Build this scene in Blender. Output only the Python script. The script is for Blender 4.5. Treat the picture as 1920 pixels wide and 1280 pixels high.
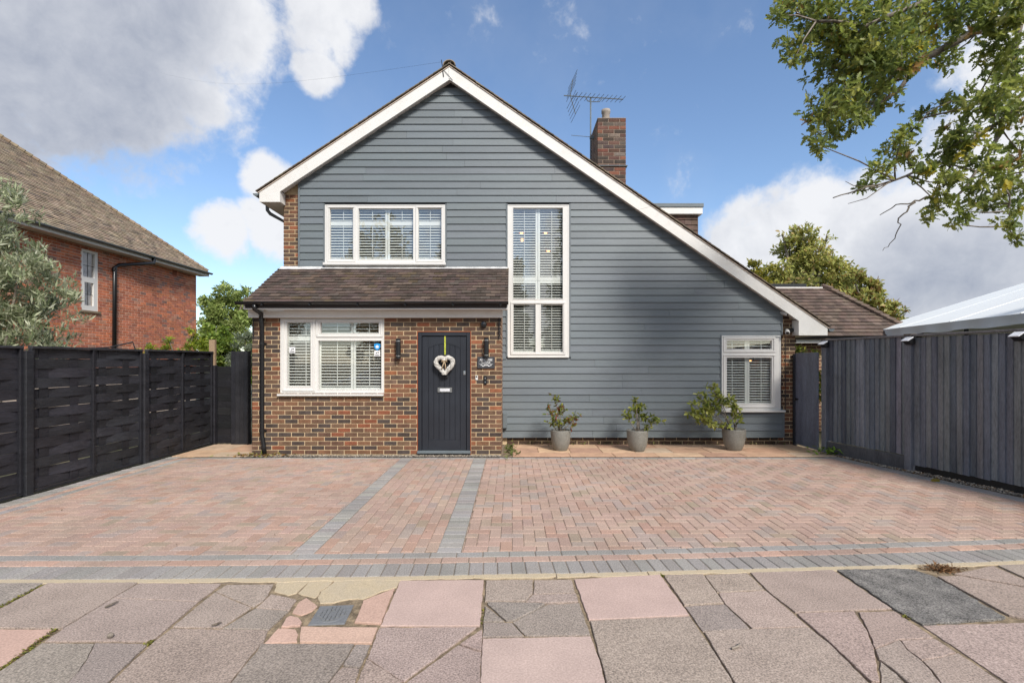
import bpy, bmesh, math, random
import numpy as np
from mathutils import Vector, Matrix
for o in list(bpy.data.objects): bpy.data.objects.remove(o)
random.seed(7); RNG = np.random.default_rng(7)
SC = bpy.context.scene; COL = SC.collection
R = math.radians
# ------------------------------------------------------------------ camera
F, CX, HZ, CH = 920.0, 960.0, 678.0, 1.59          # focal length (px of the 1920 photo), principal column, horizon row, eye height
cd = bpy.data.cameras.new('camera'); cam = bpy.data.objects.new('camera', cd); COL.objects.link(cam)
cd.sensor_width = 36; cd.lens = 36*F/1920; cd.shift_y = (HZ-640)/1920; cd.clip_start = .05; cd.clip_end = 2000
cam.location = (0, 0, CH); cam.rotation_euler = (R(90), 0, 0); SC.camera = cam
# ------------------------------------------------------------------ light
SUN_EL, SUN_AZ = 42, 152       # azimuth of the sun measured from +Y clockwise (behind the camera, a little to its right)
SKY = .1
sd = bpy.data.lights.new('sun', 'SUN'); sun = bpy.data.objects.new('sun', sd); COL.objects.link(sun)
sd.energy = 2.7; sd.angle = R(13); sd.color = (1, .955, .89)
az, el = R(SUN_AZ), R(SUN_EL)
sdir = Vector((math.sin(az)*math.cos(el), math.cos(az)*math.cos(el), math.sin(el)))
sun.rotation_euler = sdir.to_track_quat('Z', 'Y').to_euler(); sun.location = (0, 0, 30)
SC.view_settings.view_transform = 'Standard'; SC.view_settings.look = 'None'
SC.view_settings.exposure = .95; SC.view_settings.gamma = 1
SC.view_settings.use_curve_mapping = False

class NT:                                              # small node-tree helper
    def __init__(s, nt): s.nt = nt; nt.nodes.clear()
    def n(s, t, **k):
        nd = s.nt.nodes.new(t)
        for a, b in k.items(): setattr(nd, a, b)
        return nd
    def link(s, a, b): s.nt.links.new(a, b)
    def inp(s, sock, v):
        if isinstance(v, bpy.types.NodeSocket): s.link(v, sock)
        else: sock.default_value = v
    def math(s, op, a, b=0., clamp=False):
        nd = s.n('ShaderNodeMath', operation=op, use_clamp=clamp); s.inp(nd.inputs[0], a); s.inp(nd.inputs[1], b); return nd.outputs[0]
    def vmath(s, op, a, b=(0, 0, 0)):
        nd = s.n('ShaderNodeVectorMath', operation=op); s.inp(nd.inputs[0], a); s.inp(nd.inputs[1], b); return nd.outputs['Value' if op == 'DOT_PRODUCT' else 'Vector']
    def mix(s, fac, a, b, blend='MIX'):
        nd = s.n('ShaderNodeMix', data_type='RGBA', blend_type=blend); nd.clamp_factor = True
        s.inp(nd.inputs[0], fac); s.inp(nd.inputs[6], a); s.inp(nd.inputs[7], b); return nd.outputs[2]
    def rng(s, v, a, b, c=0., d=1., smooth=False):
        nd = s.n('ShaderNodeMapRange', interpolation_type='SMOOTHSTEP' if smooth else 'LINEAR'); nd.clamp = True
        s.inp(nd.inputs[0], v)
        for i, x in enumerate((a, b, c, d)): s.inp(nd.inputs[i+1], x)
        return nd.outputs[0]
    def noise(s, vec, scale, detail=4, rough=.55, dist=0.):
        nd = s.n('ShaderNodeTexNoise'); s.inp(nd.inputs['Vector'], vec)
        nd.inputs['Scale'].default_value = scale; nd.inputs['Detail'].default_value = detail
        nd.inputs['Roughness'].default_value = rough; nd.inputs['Distortion'].default_value = dist
        return nd.outputs['Fac']

W = bpy.data.worlds.new('World'); SC.world = W; W.use_nodes = True
T = NT(W.node_tree)
sky = T.n('ShaderNodeTexSky', sky_type='NISHITA'); sky.sun_disc = False
sky.sun_elevation = el; sky.sun_rotation = az; sky.altitude = 30; sky.air_density = 1.0; sky.dust_density = .6; sky.ozone_density = 3.0
dirv = T.vmath('NORMALIZE', T.n('ShaderNodeTexCoord').outputs['Generated'])
def skyblobs(lst):                                     # cumulus masses: (column, row, radius) read off the photograph as directions
    out = None
    for px, py, r in lst:
        c = Vector(((px-CX)/F, 1, (HZ-py)/F)); a = math.atan(r/F/c.length*1.0); c.normalize()
        m = T.rng(T.vmath('DOT_PRODUCT', dirv, tuple(c)), math.cos(a*1.45), math.cos(a*.35), 0, 1)
        out = m if out is None else T.math('MAXIMUM', out, m)
    return out
blobs = skyblobs([(30, 40, 260), (240, 90, 190), (400, 20, 130), (375, 190, 55), (250, 220, 70), (110, 215, 80), (590, 40, 70), (590, 130, 42), (655, 0, 45),
                  (500, 335, 42), (420, 435, 50), (510, 425, 55), (1405, 430, 65), (1500, 410, 80), (1620, 460, 110), (1760, 475, 150), (1900, 330, 160), (1890, 110, 90), (1900, 560, 230), (1450, 520, 100)])
far = T.math('MULTIPLY', T.rng(T.vmath('DOT_PRODUCT', dirv, (0, .93, .37)), .55, .35), T.rng(T.noise(dirv, 2.2, 3), .42, .62))
mask = T.math('MAXIMUM', blobs, far)
nz = T.noise(dirv, 6.0, 10, .60, .35); nz2 = T.noise(dirv, 19, 8, .62, .3); nz3 = T.noise(dirv, 55, 6, .6)
dens = T.math('ADD', T.math('MULTIPLY', mask, 1.15), T.math('ADD', T.math('MULTIPLY', T.math('SUBTRACT', nz, .5), 1.9), T.math('ADD', T.math('MULTIPLY', T.math('SUBTRACT', nz2, .5), .95), T.math('MULTIPLY', T.math('SUBTRACT', nz3, .5), .4))))
dens = T.rng(dens, .20, .86, 0, 1, True)
wisp = T.math('MULTIPLY', T.rng(T.noise(dirv, 3.0, 6, .6), .5, .85), .13)
greyb = skyblobs([(40, 90, 240), (190, 140, 190), (30, 180, 140), (280, 40, 130), (1790, 570, 150), (1900, 510, 140)])
gn = T.math('ADD', greyb, T.math('ADD', T.math('MULTIPLY', T.math('SUBTRACT', T.noise(dirv, 4, 7, .6, .3), .5), 1.7), T.math('MULTIPLY', T.math('SUBTRACT', nz2, .5), .8)))
gn = T.rng(gn, 0., 1.3, 0, 1)
K = 1/SKY
ccol = T.mix(gn, (.47*K, .475*K, .49*K, 1), (.185*K, .205*K, .255*K, 1))
sk = T.mix(1.0, sky.outputs[0], (1.0, 1.0, 1.0, 1), 'MULTIPLY')
sk = T.mix(wisp, sk, (.40*K, .42*K, .455*K, 1))
fin = T.mix(T.math('MULTIPLY', dens, .97), sk, ccol)
bg = T.n('ShaderNodeBackground'); T.link(fin, bg.inputs[0]); bg.inputs[1].default_value = SKY
T.link(bg.outputs[0], T.n('ShaderNodeOutputWorld').inputs[0])

# ------------------------------------------------------------------ materials
def mat(name, col=None, col2=None, nscale=3., rough=.7, var=.25, fine=60., finev=.15, bump=.0, bscale=80., spec=.4, metal=0., trans=0., emit=None, stretch=None, stain=0., staincol=(.03, .025, .02)):
    """col None -> the mesh's own 'col' attribute; world-space noise gives mottling and fine grain"""
    m = bpy.data.materials.new(name); m.use_nodes = True; t = NT(m.node_tree)
    pos = t.n('ShaderNodeNewGeometry').outputs['Position']
    if stretch: pos = t.vmath('MULTIPLY', pos, stretch)
    if col is None:
        a = t.n('ShaderNodeAttribute', attribute_name='col'); base = a.outputs['Color']
    else: base = (*col, 1)
    n1 = t.noise(pos, nscale, 5, .6)
    if col2 is not None: base = t.mix(t.rng(n1, .35, .65), base, (*col2, 1))
    n2 = t.noise(pos, fine, 3, .6)
    k = t.math('ADD', t.rng(n1, .25, .75, 1-var, 1+var), t.rng(n2, .25, .75, -finev, finev))
    cb = t.n('ShaderNodeCombineColor')
    for i in range(3): t.link(k, cb.inputs[i])
    base = t.mix(1., base, cb.outputs[0], 'MULTIPLY')
    if stain: base = t.mix(t.math('MULTIPLY', t.rng(t.noise(pos, nscale*2.3, 6, .7), .55, .75), stain), base, (*staincol, 1))
    p = t.n('ShaderNodeBsdfPrincipled'); t.link(base, p.inputs['Base Color'])
    p.inputs['Roughness'].default_value = rough; p.inputs['Metallic'].default_value = metal
    p.inputs['Specular IOR Level'].default_value = spec
    if emit: p.inputs['Emission Color'].default_value = (*emit[0], 1); p.inputs['Emission Strength'].default_value = emit[1]
    if bump:
        b = t.n('ShaderNodeBump'); b.inputs['Strength'].default_value = bump; b.inputs['Distance'].default_value = .01
        t.link(t.noise(pos, bscale, 4, .65), b.inputs['Height']); t.link(b.outputs[0], p.inputs['Normal'])
    sh = p.outputs[0]
    if trans:
        tr = t.n('ShaderNodeBsdfTranslucent'); t.link(base, tr.inputs[0]); mx = t.n('ShaderNodeMixShader'); mx.inputs[0].default_value = trans
        t.link(sh, mx.inputs[1]); t.link(tr.outputs[0], mx.inputs[2]); sh = mx.outputs[0]
    t.link(sh, t.n('ShaderNodeOutputMaterial').inputs[0])
    return m
def brickmat(name, c1, c2, mortar, xz=True):
    m = bpy.data.materials.new(name); m.use_nodes = True; t = NT(m.node_tree)
    sp = t.n('ShaderNodeSeparateXYZ'); t.link(t.n('ShaderNodeNewGeometry').outputs['Position'], sp.inputs[0])
    cx = t.n('ShaderNodeCombineXYZ'); t.link(t.math('ADD', sp.outputs[0], sp.outputs[1]), cx.inputs[0]); t.link(sp.outputs[2], cx.inputs[1])
    b = t.n('ShaderNodeTexBrick'); t.link(cx.outputs[0], b.inputs['Vector']); b.inputs['Scale'].default_value = 1
    b.inputs['Brick Width'].default_value = .225; b.inputs['Row Height'].default_value = .075; b.inputs['Mortar Size'].default_value = .006
    for i, c in ((1, c1), (2, c2), (3, mortar)): b.inputs[i].default_value = (*c, 1)
    p = t.n('ShaderNodeBsdfPrincipled'); t.link(b.outputs[0], p.inputs['Base Color']); p.inputs['Roughness'].default_value = .85
    t.link(p.outputs[0], t.n('ShaderNodeOutputMaterial').inputs[0]); return m
def glassmat(name, boost=.05, tint=(1, 1, 1)):
    m = bpy.data.materials.new(name); m.use_nodes = True; t = NT(m.node_tree)
    lw = t.n('ShaderNodeLayerWeight'); lw.inputs[0].default_value = .5; fac = t.math('ADD', t.math('MULTIPLY', t.math('POWER', lw.outputs['Facing'], 4.), .8), .04+boost, True)   # thin sheet: same both ways
    g = t.n('ShaderNodeBsdfGlossy'); g.inputs['Roughness'].default_value = .0; g.inputs['Color'].default_value = (1, 1, 1, 1)
    tr = t.n('ShaderNodeBsdfTransparent'); tr.inputs[0].default_value = (*tint, 1)
    mx = t.n('ShaderNodeMixShader'); t.link(fac, mx.inputs[0]); t.link(tr.outputs[0], mx.inputs[1]); t.link(g.outputs[0], mx.inputs[2])
    t.link(mx.outputs[0], t.n('ShaderNodeOutputMaterial').inputs[0]); return m
M = {}
M['brick'] = mat('brick_face', None, rough=.88, nscale=9, var=.3, fine=90, finev=.3, bump=.5, bscale=140, spec=.25)
M['mortar'] = mat('mortar', (.555, .42, .26), (.455, .345, .215), 5, .95, .15, 70, .15, .4, 90, .1)
M['mortar_dark'] = mat('sooty_mortar', (.27, .2, .15), (.18, .14, .11), 6, .95, .3)
M['mortar_red'] = mat('mortar_pale', (.62, .51, .42), (.53, .43, .35), 5, .95, .15)
M['board'] = mat('painted_board', None, rough=.5, nscale=2.2, var=.10, fine=45, finev=.07, bump=.2, bscale=40, spec=.4, stretch=(.3, 1, 3.), stain=.22, staincol=(.07, .075, .075))
M['white'] = mat('white_upvc', (.62, .605, .575), None, 4, .38, .04, 30, .03, spec=.45)
M['whitewood'] = mat('white_painted_timber', (.68, .665, .635), (.61, .59, .555), 3, .55, .05, 40, .04, .08, 40, .4, stain=.25, staincol=(.45, .42, .36))
M['shutter'] = mat('shutter_paint', (.60, .625, .58), None, 4, .45, .02, 30, .02)
M['glass'] = glassmat('window_glass', .04)
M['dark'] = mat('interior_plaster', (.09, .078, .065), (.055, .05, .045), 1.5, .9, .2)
M['tile'] = mat('roof_tile', None, rough=.85, nscale=5, var=.3, fine=70, finev=.25, bump=.4, bscale=90, spec=.25, stain=.22, staincol=(.09, .085, .06))
M['lead'] = mat('lead_flashing', (.45, .45, .45), (.6, .6, .58), 6, .6, .15)
M['black'] = mat('black_gloss_plastic', (.012, .012, .013), None, 4, .28, .05, 30, .05, spec=.5)
M['iron'] = mat('dark_iron', (.02, .02, .022), None, 6, .5, .15, 40, .1)
M['greyplastic'] = mat('grey_plastic', (.12, .14, .15), None, 6, .45, .1)
M['door'] = mat('door_paint', (.016, .018, .024), (.019, .022, .029), 2, .42, .08, 50, .05, .05, 50, .45)
M['chrome'] = mat('brushed_steel', (.55, .55, .54), None, 8, .3, .1, 80, .1, metal=1.)
M['fence_l'] = mat('black_fence_stain', None, rough=.55, nscale=4, var=.4, fine=35, finev=.4, bump=.6, bscale=50, spec=.4, stretch=(1, .3, 2), stain=.25, staincol=(.06, .055, .05))
M['fence_r'] = mat('blue_black_fence_stain', None, rough=.45, nscale=3, var=.32, fine=40, finev=.3, bump=.5, bscale=50, spec=.4, stretch=(2, 2, .35), stain=.3, staincol=(.05, .05, .055))
M['rawwood'] = mat('weathered_timber', (.33, .23, .14), (.24, .17, .11), 8, .85, .2, 60, .2, .3)
M['paver'] = mat('block_paver', None, rough=.9, nscale=.9, var=.17, fine=95, finev=.4, bump=.4, bscale=180, spec=.2, stain=.38, staincol=(.2, .165, .14))
M['jointsand'] = mat('joint_sand', (.25, .195, .14), (.11, .085, .06), 1.3, .95, .25, 90, .3)
M['slab'] = mat('paving_slab', None, rough=.92, nscale=3.2, var=.14, fine=105, finev=.62, bump=.6, bscale=170, spec=.2, stain=.22, staincol=(.12, .1, .085))
M['slab_smooth'] = mat('smooth_paving_slab', None, rough=.9, nscale=3, var=.10, fine=90, finev=.22, bump=.3, bscale=150, spec=.2, stain=.15, staincol=(.2, .16, .14))
M['jointdirt'] = mat('joint_dirt', (.15, .112, .072), (.25, .19, .12), 14, .95, .4, 90, .4, .8, 60)
M['screed'] = mat('mortar_screed', (.50, .405, .27), (.40, .33, .235), 7, .95, .15, 160, .3, .6, 160)
M['asphalt'] = mat('asphalt_patch', (.15, .14, .128), (.205, .19, .172), 8, .9, .25, 110, .95, 1., 130)
M['road'] = mat('asphalt_road', (.05, .05, .05), (.065, .063, .06), 2, .9, .15, 120, .4, .5, 120)
M['stone'] = mat('sandstone_paving', None, rough=.9, nscale=5, var=.22, fine=70, finev=.15, bump=.3, bscale=60, stain=.2, staincol=(.16, .1, .06))
M['soil'] = mat('garden_ground', (.05, .06, .025), (.1, .085, .05), .8, .95, .3, 30, .4)
M['pebble'] = mat('gravel', None, rough=.85, nscale=30, var=.2)
M['leaf'] = mat('leaf', None, rough=.5, nscale=6, var=.12, fine=40, finev=.1, spec=.4, trans=.5)
M['bark'] = mat('bark', (.13, .105, .08), (.2, .17, .14), 12, .9, .3, 60, .3, .6, 40)
M['pot'] = mat('stone_glazed_pot', (.235, .228, .2), (.14, .135, .118), 14, .42, .3, 70, .35, .35, 70)
M['wicker'] = mat('white_wicker', (.62, .6, .56), (.48, .46, .42), 30, .7, .2)
M['ribbon'] = mat('green_ribbon', (.30, .33, .02), (.42, .45, .06), 60, .6, .2)
M['hessian'] = mat('hessian_bow', (.4, .3, .19), None, 40, .85, .2)
M['slate'] = mat('slate_sign', (.035, .037, .042), (.05, .052, .058), 12, .6, .2)
M['silver'] = mat('silver_paint', (.6, .6, .62), None, 6, .35, .05)
M['blue'] = mat('sticker_blue', (.02, .27, .62), None, 6, .4, .05)
M['paperwhite'] = mat('sticker_white', (.72, .72, .72), None, 6, .5, .05)
M['sealant'] = mat('orange_sealant', (.25, .06, .02), (.19, .05, .02), 10, .7, .15)
M['canvas'] = mat('white_canvas', (.74, .755, .735), (.7, .715, .695), 2, .7, .03, 20, .02, .2, 6)
M['manhole'] = mat('cast_iron', (.175, .18, .185), (.135, .138, .142), 10, .6, .2, 60, .15)
M['moss'] = mat('moss_weeds', None, rough=.8, nscale=20, var=.25, trans=.2)
M['bulb'] = mat('lit_bulb', (.9, .6, .3), None, 4, .5, 0, 30, 0, emit=((1., .5, .17), 1.6))
M['brass'] = mat('copper_shade', (.45, .2, .08), None, 4, .3, .05, metal=1.)
M['terracotta'] = mat('terracotta_pot', (.33, .29, .25), (.24, .2, .17), 9, .9, .25)
M['sidebrick'] = brickmat('brick_side', (.11, .062, .042), (.17, .075, .042), (.52, .385, .225))
M['nbrick'] = brickmat('brick_neighbour', (.26, .075, .04), (.2, .06, .038), (.42, .33, .26))
M['carpaint'] = mat('silver_car_paint', (.5, .52, .55), None, 3, .22, .03, 30, .02, metal=.6)
M['carglass'] = mat('car_glass', (.015, .017, .02), None, 3, .05, .02, 30, 0, spec=.6)

# ------------------------------------------------------------------ mesh helpers
class MB:
    def __init__(s): s.v = []; s.f = []; s.c = []
    def add(s, vs, fs, col=(1, 1, 1)):
        o = len(s.v); s.v += [tuple(v) for v in vs]
        for f in fs: s.f.append(tuple(i+o for i in f)); s.c.append(col)
        return s
    def box(s, x0, x1, y0, y1, z0, z1, col=(1, 1, 1), b=0., mtx=None):
        if not b:
            vs = [(x, y, z) for x in (x0, x1) for y in (y0, y1) for z in (z0, z1)]
            fs = [(0, 1, 3, 2), (4, 6, 7, 5), (0, 4, 5, 1), (2, 3, 7, 6), (0, 2, 6, 4), (1, 5, 7, 3)]
        else:
            vs = []; X, Y, Z = (x0, x1), (y0, y1), (z0, z1)
            for i in (0, 1):
                for j in (0, 1):
                    for k in (0, 1):
                        sx, sy, sz = (b, -b)[i], (b, -b)[j], (b, -b)[k]
                        vs += [(X[i], Y[j]+sy, Z[k]+sz), (X[i]+sx, Y[j], Z[k]+sz), (X[i]+sx, Y[j]+sy, Z[k])]
            I = lambda i, j, k, a: ((i*2+j)*2+k)*3+a
            fs = []
            fs += [(I(0,0,0,0), I(0,0,1,0), I(0,1,1,0), I(0,1,0,0)), (I(1,0,0,0), I(1,1,0,0), I(1,1,1,0), I(1,0,1,0)),
                   (I(0,0,0,1), I(1,0,0,1), I(1,0,1,1), I(0,0,1,1)), (I(0,1,0,1), I(0,1,1,1), I(1,1,1,1), I(1,1,0,1)),
                   (I(0,0,0,2), I(0,1,0,2), I(1,1,0,2), I(1,0,0,2)), (I(0,0,1,2), I(1,0,1,2), I(1,1,1,2), I(0,1,1,2))]
            for i in (0, 1):
                for j in (0, 1):
                    fs.append((I(i,j,0,0), I(i,j,1,0), I(i,j,1,1), I(i,j,0,1)))
                    fs.append((I(i,0,j,0), I(i,1,j,0), I(i,1,j,2), I(i,0,j,2)))
                    fs.append((I(0,i,j,1), I(1,i,j,1), I(1,i,j,2), I(0,i,j,2)))
                    for k in (0, 1): fs.append((I(i,j,k,0), I(i,j,k,1), I(i,j,k,2)))
        if mtx is not None: vs = [mtx @ Vector(v) for v in vs]
        return s.add(vs, fs, col)
    def prism(s, poly, a0, a1, col=(1, 1, 1), axis='z', inset=0., drop=0.):
        """extrude a polygon; axis 'z': (x,y); 'y': (x,z); 'x': (y,z). inset+drop chamfer the a1 rim"""
        n = len(poly)
        A = sum(poly[i][0]*poly[(i+1) % n][1]-poly[(i+1) % n][0]*poly[i][1] for i in range(n))
        if A < 0: poly = poly[::-1]
        P = {'z': lambda p, a: (p[0], p[1], a), 'y': lambda p, a: (p[0], a, p[1]), 'x': lambda p, a: (a, p[0], p[1])}[axis]
        rings = [[P(p, a0) for p in poly]]
        if inset:
            rings.append([P(p, a1-drop) for p in poly]); poly2 = shrink(poly, inset); rings.append([P(p, a1) for p in poly2])
        else: rings.append([P(p, a1) for p in poly])
        vs = [v for r in rings for v in r]; fs = [tuple(range(n))[::-1]]
        for k in range(len(rings)-1):
            for i in range(n): j = (i+1) % n; fs.append((k*n+i, k*n+j, k*n+n+j, k*n+n+i))
        fs.append(tuple(range((len(rings)-1)*n, len(rings)*n)))
        return s.add(vs, fs, col)
    def tube(s, pts, r, n=6, col=(1, 1, 1)):
        pts = [Vector(p) for p in pts]; m = len(pts); rs = r if isinstance(r, (list, tuple)) else [r]*m
        vs = []; up = None
        for i, p in enumerate(pts):
            t = (pts[min(i+1, m-1)]-pts[max(i-1, 0)]).normalized()
            if up is None: up = t.orthogonal().normalized()
            up = (up-t*up.dot(t)).normalized() if (up-t*up.dot(t)).length > 1e-6 else t.orthogonal().normalized()
            w = t.cross(up)
            vs += [p+(up*math.cos(2*math.pi*k/n)+w*math.sin(2*math.pi*k/n))*rs[i] for k in range(n)]
        fs = [(i*n+k, i*n+(k+1) % n, (i+1)*n+(k+1) % n, (i+1)*n+k) for i in range(m-1) for k in range(n)]
        fs += [tuple(range(n))[::-1], tuple(range((m-1)*n, m*n))]
        return s.add(vs, fs, col)
    def lathe(s, prof, n=24, c=(0, 0, 0), col=(1, 1, 1)):
        vs = [(c[0]+r*math.cos(2*math.pi*k/n), c[1]+r*math.sin(2*math.pi*k/n), c[2]+z) for r, z in prof for k in range(n)]
        fs = [(i*n+k, i*n+(k+1) % n, (i+1)*n+(k+1) % n, (i+1)*n+k) for i in range(len(prof)-1) for k in range(n)]
        return s.add(vs, fs, col)
    def mesh(s, name='piece', origin=(0, 0, 0), smooth=False):
        me = bpy.data.meshes.new(name); ox, oy, oz = origin
        me.from_pydata([(a-ox, b-oy, c-oz) for a, b, c in s.v], [], s.f)
        at = me.color_attributes.new('col', 'FLOAT_COLOR', 'CORNER')
        arr = []
        for f, c in zip(s.f, s.c): arr += [c[0], c[1], c[2], 1.]*len(f)
        at.data.foreach_set('color', arr)
        if smooth: me.polygons.foreach_set('use_smooth', [True]*len(s.f))
        me.update(); return me
    def build(s, name, m, parent=None, origin=None, smooth=False, **k):
        if origin is None:
            xs, ys, zs = zip(*s.v); origin = ((min(xs)+max(xs))/2, (min(ys)+max(ys))/2, min(zs))
        return place(name, s.mesh(name, origin, smooth), m, parent, origin, **k)
def shrink(poly, d):                                   # inset a ccw polygon
    n = len(poly); out = []
    for i in range(n):
        p0, p1, p2 = Vector(poly[i-1][:2]), Vector(poly[i][:2]), Vector(poly[(i+1) % n][:2])
        a, b = (p1-p0), (p2-p1)
        a = a.normalized() if a.length > 1e-9 else Vector((1, 0)); b = b.normalized() if b.length > 1e-9 else a
        n1, n2 = Vector((-a.y, a.x)), Vector((-b.y, b.x)); h = n1+n2
        h = h/max(.35, h.length_squared)*2 if h.length > 1e-6 else n1
        out.append(tuple(p1+h*d))
    return out
def clip(poly, a, b, c):                               # keep a*x+b*y<=c
    out = []; n = len(poly)
    for i in range(n):
        p, q = poly[i], poly[(i+1) % n]; dp, dq = a*p[0]+b*p[1]-c, a*q[0]+b*q[1]-c
        if dp <= 0: out.append(p)
        if dp*dq < 0: t = dp/(dp-dq); out.append((p[0]+(q[0]-p[0])*t, p[1]+(q[1]-p[1])*t))
    return out
def area(p): return abs(sum(p[i][0]*p[(i+1) % len(p)][1]-p[(i+1) % len(p)][0]*p[i][1] for i in range(len(p))))/2 if len(p) > 2 else 0
WL = {}
def tag(o, label=None, cat=None, group=None, kind=None):
    for k, v in (('label', label), ('category', cat), ('group', group), ('kind', kind)):
        if v: o[k] = v
    return o
def place(name, me, m, parent=None, loc=(0, 0, 0), rot=None, label=None, cat=None, group=None, kind=None, local=False):
    """loc is a world position unless local"""
    if m is not None and not me.materials: me.materials.append(m)
    o = bpy.data.objects.new(name, me); COL.objects.link(o)
    l = Vector(loc)
    if parent is not None:
        o.parent = parent
        WL[o] = WL.get(parent, Vector())+l if local else l
        o.location = l if local else l-WL.get(parent, Vector())
    else: o.location = l; WL[o] = l
    if rot is not None: o.rotation_euler = rot
    return tag(o, label, cat, group, kind)
def empty(name, loc, label, cat, group=None, rz=0):
    o = bpy.data.objects.new(name, None); COL.objects.link(o); o.location = loc; o.rotation_euler = (0, 0, rz); o.empty_display_size = .2
    WL[o] = Vector(loc); return tag(o, label, cat, group)
def copy_tree(o, parent=None):
    c = o.copy(); COL.objects.link(c); c.parent = parent
    for ch in list(o.children): copy_tree(ch, c)
    return c
def jit(c, a=.15):
    k = 1+random.uniform(-a, a); return tuple(max(0, x*k*(1+random.uniform(-a*.25, a*.25))) for x in c)
def pick(pal):
    r = random.random()*sum(w for w, _ in pal)
    for w, c in pal:
        r -= w
        if r <= 0: return c
    return pal[-1][1]
def holes_cells(x0, x1, z0, z1, holes):                # rectangle minus rectangular holes -> list of rectangles
    xs = sorted({x0, x1, *[min(max(h[0], x0), x1) for h in holes], *[min(max(h[1], x0), x1) for h in holes]}); out = []
    for a, b in zip(xs, xs[1:]):
        if b-a < 1e-6: continue
        mid = (a+b)/2; cuts = sorted((max(h[2], z0), min(h[3], z1)) for h in holes if h[0] <= mid <= h[1] and h[3] > z0 and h[2] < z1); z = z0
        for c, d in cuts:
            if c > z: out.append((a, b, z, c))
            z = max(z, d)
        if z < z1: out.append((a, b, z, z1))
    return out
def spans(x0, x1, z, holes):                           # 1-D: free spans of a row at height z
    s = [(x0, x1)]
    for h in holes:
        if h[2] < z < h[3]:
            ns = []
            for a, b in s:
                if h[1] <= a or h[0] >= b: ns.append((a, b)); continue
                if h[0] > a: ns.append((a, h[0]))
                if h[1] < b: ns.append((h[1], b))
            s = ns
    return s
def X(px, Y): return (px-CX)*Y/F
def Z(py, Y): return CH-(py-HZ)*Y/F
def G(px, py): Y = CH*F/(py-HZ); return (X(px, Y), Y)
def leaves(name, tv, tf, pos, rot, scl, cols, m, parent=None, **k):
    """many leaf-sized faces in one mesh: template verts tv, faces tf, per-leaf position, 3x3 rotation, scale, colour"""
    tv = np.array(tv, float); n, kv = len(pos), len(tv)
    V = np.einsum('nij,kj->nki', rot, tv)*np.asarray(scl)[:, None, None]+np.asarray(pos)[:, None, :]
    c = np.asarray(pos).mean(0); V = V.reshape(-1, 3)-c
    lens = [len(f) for f in tf]; flat = np.concatenate([np.array(f) for f in tf])
    L = (flat[None, :]+(np.arange(n)*kv)[:, None]).reshape(-1)
    me = bpy.data.meshes.new(name); me.vertices.add(len(V)); me.vertices.foreach_set('co', V.reshape(-1))
    me.loops.add(len(L)); me.loops.foreach_set('vertex_index', L.astype(np.int32))
    tot = np.tile(lens, n); st = np.concatenate([[0], np.cumsum(tot)[:-1]])
    me.polygons.add(len(tot)); me.polygons.foreach_set('loop_start', st.astype(np.int32))
    try: me.polygons.foreach_set('loop_total', tot.astype(np.int32))
    except Exception: pass
    me.update(calc_edges=True); me.validate()
    at = me.color_attributes.new('col', 'FLOAT_COLOR', 'CORNER')
    cc = np.concatenate([np.repeat(np.asarray(cols), len(flat), 0), np.ones((n*len(flat), 1))], 1)
    at.data.foreach_set('color', cc.reshape(-1).astype(np.float32))
    return place(name, me, m, parent, tuple(c), **k)
def rand_rot(n, updir=None, spread=1.0, rng=RNG):
    """random leaf frames: x = leaf axis, z = leaf normal"""
    a = rng.normal(size=(n, 3))
    if updir is not None: a = a*spread+np.asarray(updir)
    a /= np.linalg.norm(a, axis=1)[:, None]
    b = rng.normal(size=(n, 3))+np.array([0, 0, 1.2]); b -= (b*a).sum(1)[:, None]*a; b /= np.linalg.norm(b, axis=1)[:, None]
    return np.stack([a, np.cross(b, a), b], 2)
LEAF4 = ([(0, 0, 0), (.5, .22, .06), (1, 0, 0), (.5, -.22, .06)], [(0, 1, 2, 3)])
LANCE = ([(0, 0, 0), (.45, .1, .03), (1, 0, 0), (.45, -.1, .03)], [(0, 1, 2, 3)])
oakh = [(0, 0), (.12, .05), (.2, .16), (.28, .08), (.4, .26), (.5, .1), (.62, .27), (.7, .1), (.84, .17), (1, 0)]
OAK = ([(x, y, abs(y)*.25) for x, y in oakh]+[(x, -y, abs(y)*.25) for x, y in oakh[1:-1]], [tuple(range(10)), (0, 9, 17, 16, 15, 14, 13, 12, 11, 10)])
BROAD = ([(0, 0, 0), (.3, .2, .05), (.7, .2, .03), (1, 0, -.08), (.7, -.2, .03), (.3, -.2, .05)], [(0, 1, 2, 3), (0, 3, 4, 5)])
def cloud(centers, radii, n, squash=.8, shell=.55, rng=RNG):
    """points clumped inside spheres"""
    centers = np.asarray(centers, float); w = np.asarray(radii, float)**2; idx = rng.choice(len(centers), n, p=w/w.sum())
    d = rng.normal(size=(n, 3)); d /= np.linalg.norm(d, axis=1)[:, None]
    r = rng.uniform(0, 1, n)**(1/(1+2*shell))
    p = d*r[:, None]*np.asarray(radii)[idx][:, None]; p[:, 2] *= squash
    return centers[idx]+p, idx
def colvar(n, pal, amt=.25, rng=RNG):
    w = np.array([p[0] for p in pal], float); c = np.array([p[1] for p in pal]); i = rng.choice(len(pal), n, p=w/w.sum())
    return np.clip(c[i]*(1+rng.uniform(-amt, amt, n))[:, None], 0, 1)

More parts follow.
